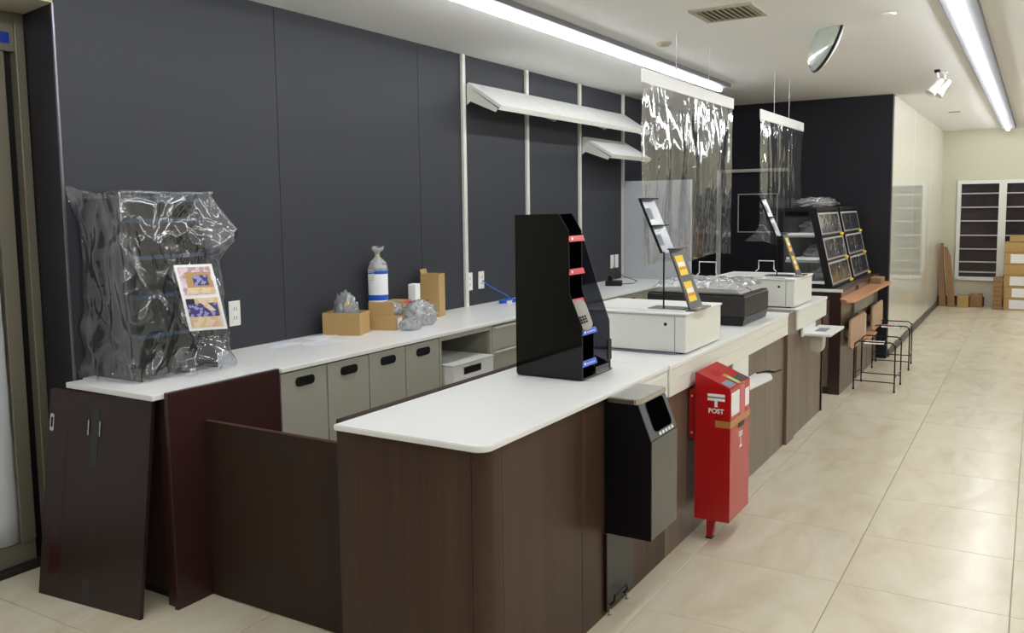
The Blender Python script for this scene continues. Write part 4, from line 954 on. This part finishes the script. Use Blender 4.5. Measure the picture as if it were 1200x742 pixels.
# bags beside
tag(obj('plastic_bag', crumple((-3.09, 4.09, .851), (.085, .10, .08), 6.1, 4, .4), 'crumple', smooth=True), 'large crumpled clear plastic bag on the worktop right of the low box', 'plastic bag')
tag(obj('plastic_bag', crumple((-3.005, 3.89, .851), (.05, .07, .04), 8.4, 4, .4), 'crumple', smooth=True), 'small crumpled clear plastic bag in front of the low box', 'plastic bag')
tag(obj('plastic_bag', crumple((-3.165, 3.91, .925), (.06, .075, .045), 9.7, 4, .35), 'crumple', smooth=True), 'grey crumpled plastic bag spilling out of the low box', 'plastic bag')
tag(obj('white_carton', rotz(bx(-3.275, -3.225, 4.215, 4.285, .851, 1.075, bev=.003), (-3.25, 4.25, 0), .2), 'paper'), 'small white carton between the plastic bag and the tall box', 'carton')
t = tag(obj('flat_cardboard', rotz(bx(-3.34, -3.22, 4.07, 4.19, .852, .985, bev=.002), (-3.28, 4.13, 0), .2), 'card'), 'brown cardboard box behind the crumpled bag, mostly hidden', 'box')
obj('red_edge', rotz(bx(-3.2195, -3.2165, 4.08, 4.18, .975, .985), (-3.28, 4.13, 0), .2), 'red_strip', t)
# papers
for k, (x, y, w_, l_, a) in enumerate(((-3.24, 3.13, .13, .18, .3), (-3.12, 3.28, .15, .2, -.2), (-3.24, 3.42, .14, .20, .1))):
    b = BM(); R = []
    for i in range(9):
        R.append([b.verts.new((-w_/2+w_*i/8, -l_/2+l_*j/8, .0012+.006*abs(noise.noise(Vector((i*.5, j*.5, k*4.))))) ) for j in range(9)])
    for A, B in zip(R, R[1:]):
        for j in range(8): b.faces.new((A[j], A[j+1], B[j+1], B[j]))
    bmesh.ops.rotate(b, verts=b.verts, cent=(0, 0, 0), matrix=Matrix.Rotation(a, 3, 'Z')); bmesh.ops.translate(b, verts=b.verts, vec=Vector((x, y, .8505+.0006*k)))
    tag(obj('paper_sheet', b, plain('pale paper %d' % k, srgb(226+3*k, 228+3*k, 236), .6), smooth=True), ['thin white paper sheet on the worktop nearest the covered display', 'thin white paper sheet nearest the front edge of the back worktop', 'thin white paper sheet beside the open cardboard box'][k], 'paper')
# blue cable
cb = thing('network_cable', (-3.25, 5.2, .851), 'blue network cable coiled on the worktop and plugged into the wall', 'cable')
pts = [(WX+.011, 5.19, 1.02), (WX+.03, 5.22, .99), (WX+.05, 5.32, .94), (WX+.06, 5.42, .90), (WX+.09, 5.45, .865), (WX+.13, 5.42, .857)]
for k in range(26):
    a = k*2*math.pi/9; r = .055+.006*math.sin(k*1.7); pts.append((-3.22+r*.9*math.cos(a+1), 5.32+r*1.8*math.sin(a+1), .857+.0012*k*.6))
obj('cord', tube(BM(), pts, .0042), 'blue', cb, smooth=True)
obj('plug', rotz(bx(-3.20, -3.165, 5.24, 5.31, .852, .875, bev=.003), (-3.18, 5.27, 0), .4), 'white', cb, 'white plug')
# black adapter
ad = thing('power_strip', (-3.08, 6.93, .851), 'black adapter box on the back worktop below the switch plates', 'device')
obj('box', rotz(bx(-3.17, -3.03, 6.82, 6.93, .851, .895, bev=.003), (-3.1, 6.88, 0), .35), 'black', ad)
obj('plug', rotz(bx(-3.15, -3.11, 6.84, 6.90, .895, .935, bev=.004), (-3.1, 6.88, 0), .3), 'black', ad)
obj('cord', tube(BM(), [(-3.06, 6.95, .86), (-3.0, 7.05, .858), (-3.02, 7.2, .87), (-3.2, 7.3, .90), (-3.34, 7.43, .95), (WX+.011, 7.45, .97)], .003), 'black', ad)
# ================================================================== FAR CORNER
t = tag(obj('cardboard_offcut', prism(BM(), [(-1.195, 0), (-1.10, 0), (-1.16, .62), (-1.17, .93), (-1.209, .93), (-1.209, .6)], 1, 14.25, 14.40), 'card_dark'), 'folded brown cardboard strip leaning in the far corner', 'cardboard')
t = tag(obj('cardboard_board', prism(BM(), [(-1.075, 0), (-.98, 0), (-1.06, .74), (-1.11, .88), (-1.15, .88)], 1, 14.22, 14.26), 'card_dark'), 'tall brown cardboard sheet leaning beside the folded strip in the far corner', 'cardboard')
def fbox(x0, x1, y0, y1, z0, z1, label, cat='box', lab=None, mat='card'):
    t = thing('carton', ((x0+x1)/2, (y0+y1)/2, z0), label, cat); obj('body', bx(x0, x1, y0, y1, z0, z1, bev=.006), mat, t)
    if lab: obj('paper_label', bx(lab[0], lab[1], y0-.002, y0, lab[2], lab[3]), 'paper', t, 'white label')
    else: obj('packing_tape', bx((x0+x1)/2-.02, (x0+x1)/2+.02, y0-.001, y1, z1, z1+.001), 'brown_tape', t)
fbox(-.955, -.81, 14.2, 14.40, 0, .175, 'small brown carton on the floor beside the leaning cardboard')
fbox(-.80, -.64, 14.3, 14.48, 0, .19, 'small brown carton near the far wall below the window', mat='card_dark')
t = thing('cardboard_bundle', (-.43, 14.2, 0), 'upright bundle of flattened brown cardboard beside the carton stack', 'cardboard')
for k in range(7): obj('flat_sheet', bx(-.50+.003*(k % 2), -.385+.004*((k+1) % 2), 14.1, 14.35, k*.066, k*.066+.062, bev=.004), 'card_dark', t)
zz = 0
lbs = ['bottom carton', 'second carton from the floor', 'third carton from the floor', 'fourth carton from the floor', 'fifth carton from the floor', 'sixth carton from the floor', 'small top carton']
hs = [.165, .165, .165, .15, .165, .15, .09]
for k, h in enumerate(hs):
    lb = (-.30+.03*(k % 2), .02, zz+.02, zz+h-.02) if k in (0, 1, 2, 4) else None
    fbox(-.37+(.06 if k == 6 else 0)-(.01 if k > 2 else 0), .30, 14.12, 14.45, zz+.001*k, zz+h, lbs[k]+' in the tall carton stack at the far right', lab=lb); zz += h
for k, h in enumerate([.3, .3, .3]): fbox(.34, .95, 14.1, 14.45, .3*k, .3*k+.298, ['lowest', 'middle', 'uppermost'][k]+' large carton right of the tall carton stack, past the picture edge')

# groups for repeated things
GR = {'wall_upright': 'slotted uprights on the black wall', 'wall_shelf': 'tilted white wall shelves', 'wall_outlet': 'outlets and switches on the black wall', 'base_cabinet': 'grey cabinets under the back worktop',
 'front_counter': 'sections of the walnut front counter', 'register_box': 'white register boxes', 'leaflet_stand': 'leaflet stands on the register boxes', 'bag_holder': 'wire bag holders', 'hanging_curtain': 'hanging clear curtains',
 'hot_case': 'hot cases', 'wire_stool': 'wire stools by the ledge', 'notice_paper': 'paper notices on the stools', 'carton': 'cartons in the far corner', 'plastic_bag': 'crumpled bags on the back worktop', 'paper_sheet': 'paper sheets on the back worktop',
 'cardboard_box': 'cardboard boxes on the back worktop', 'spotlight': 'pair of ceiling spotlights', 'ceiling_light': 'ceiling light strips', 'smoke_detector': 'round ceiling detectors'}
for o in bpy.data.objects:
    if o.parent is None and o.get('category') and o.name.split('.')[0] in GR: o['group'] = GR[o.name.split('.')[0]]
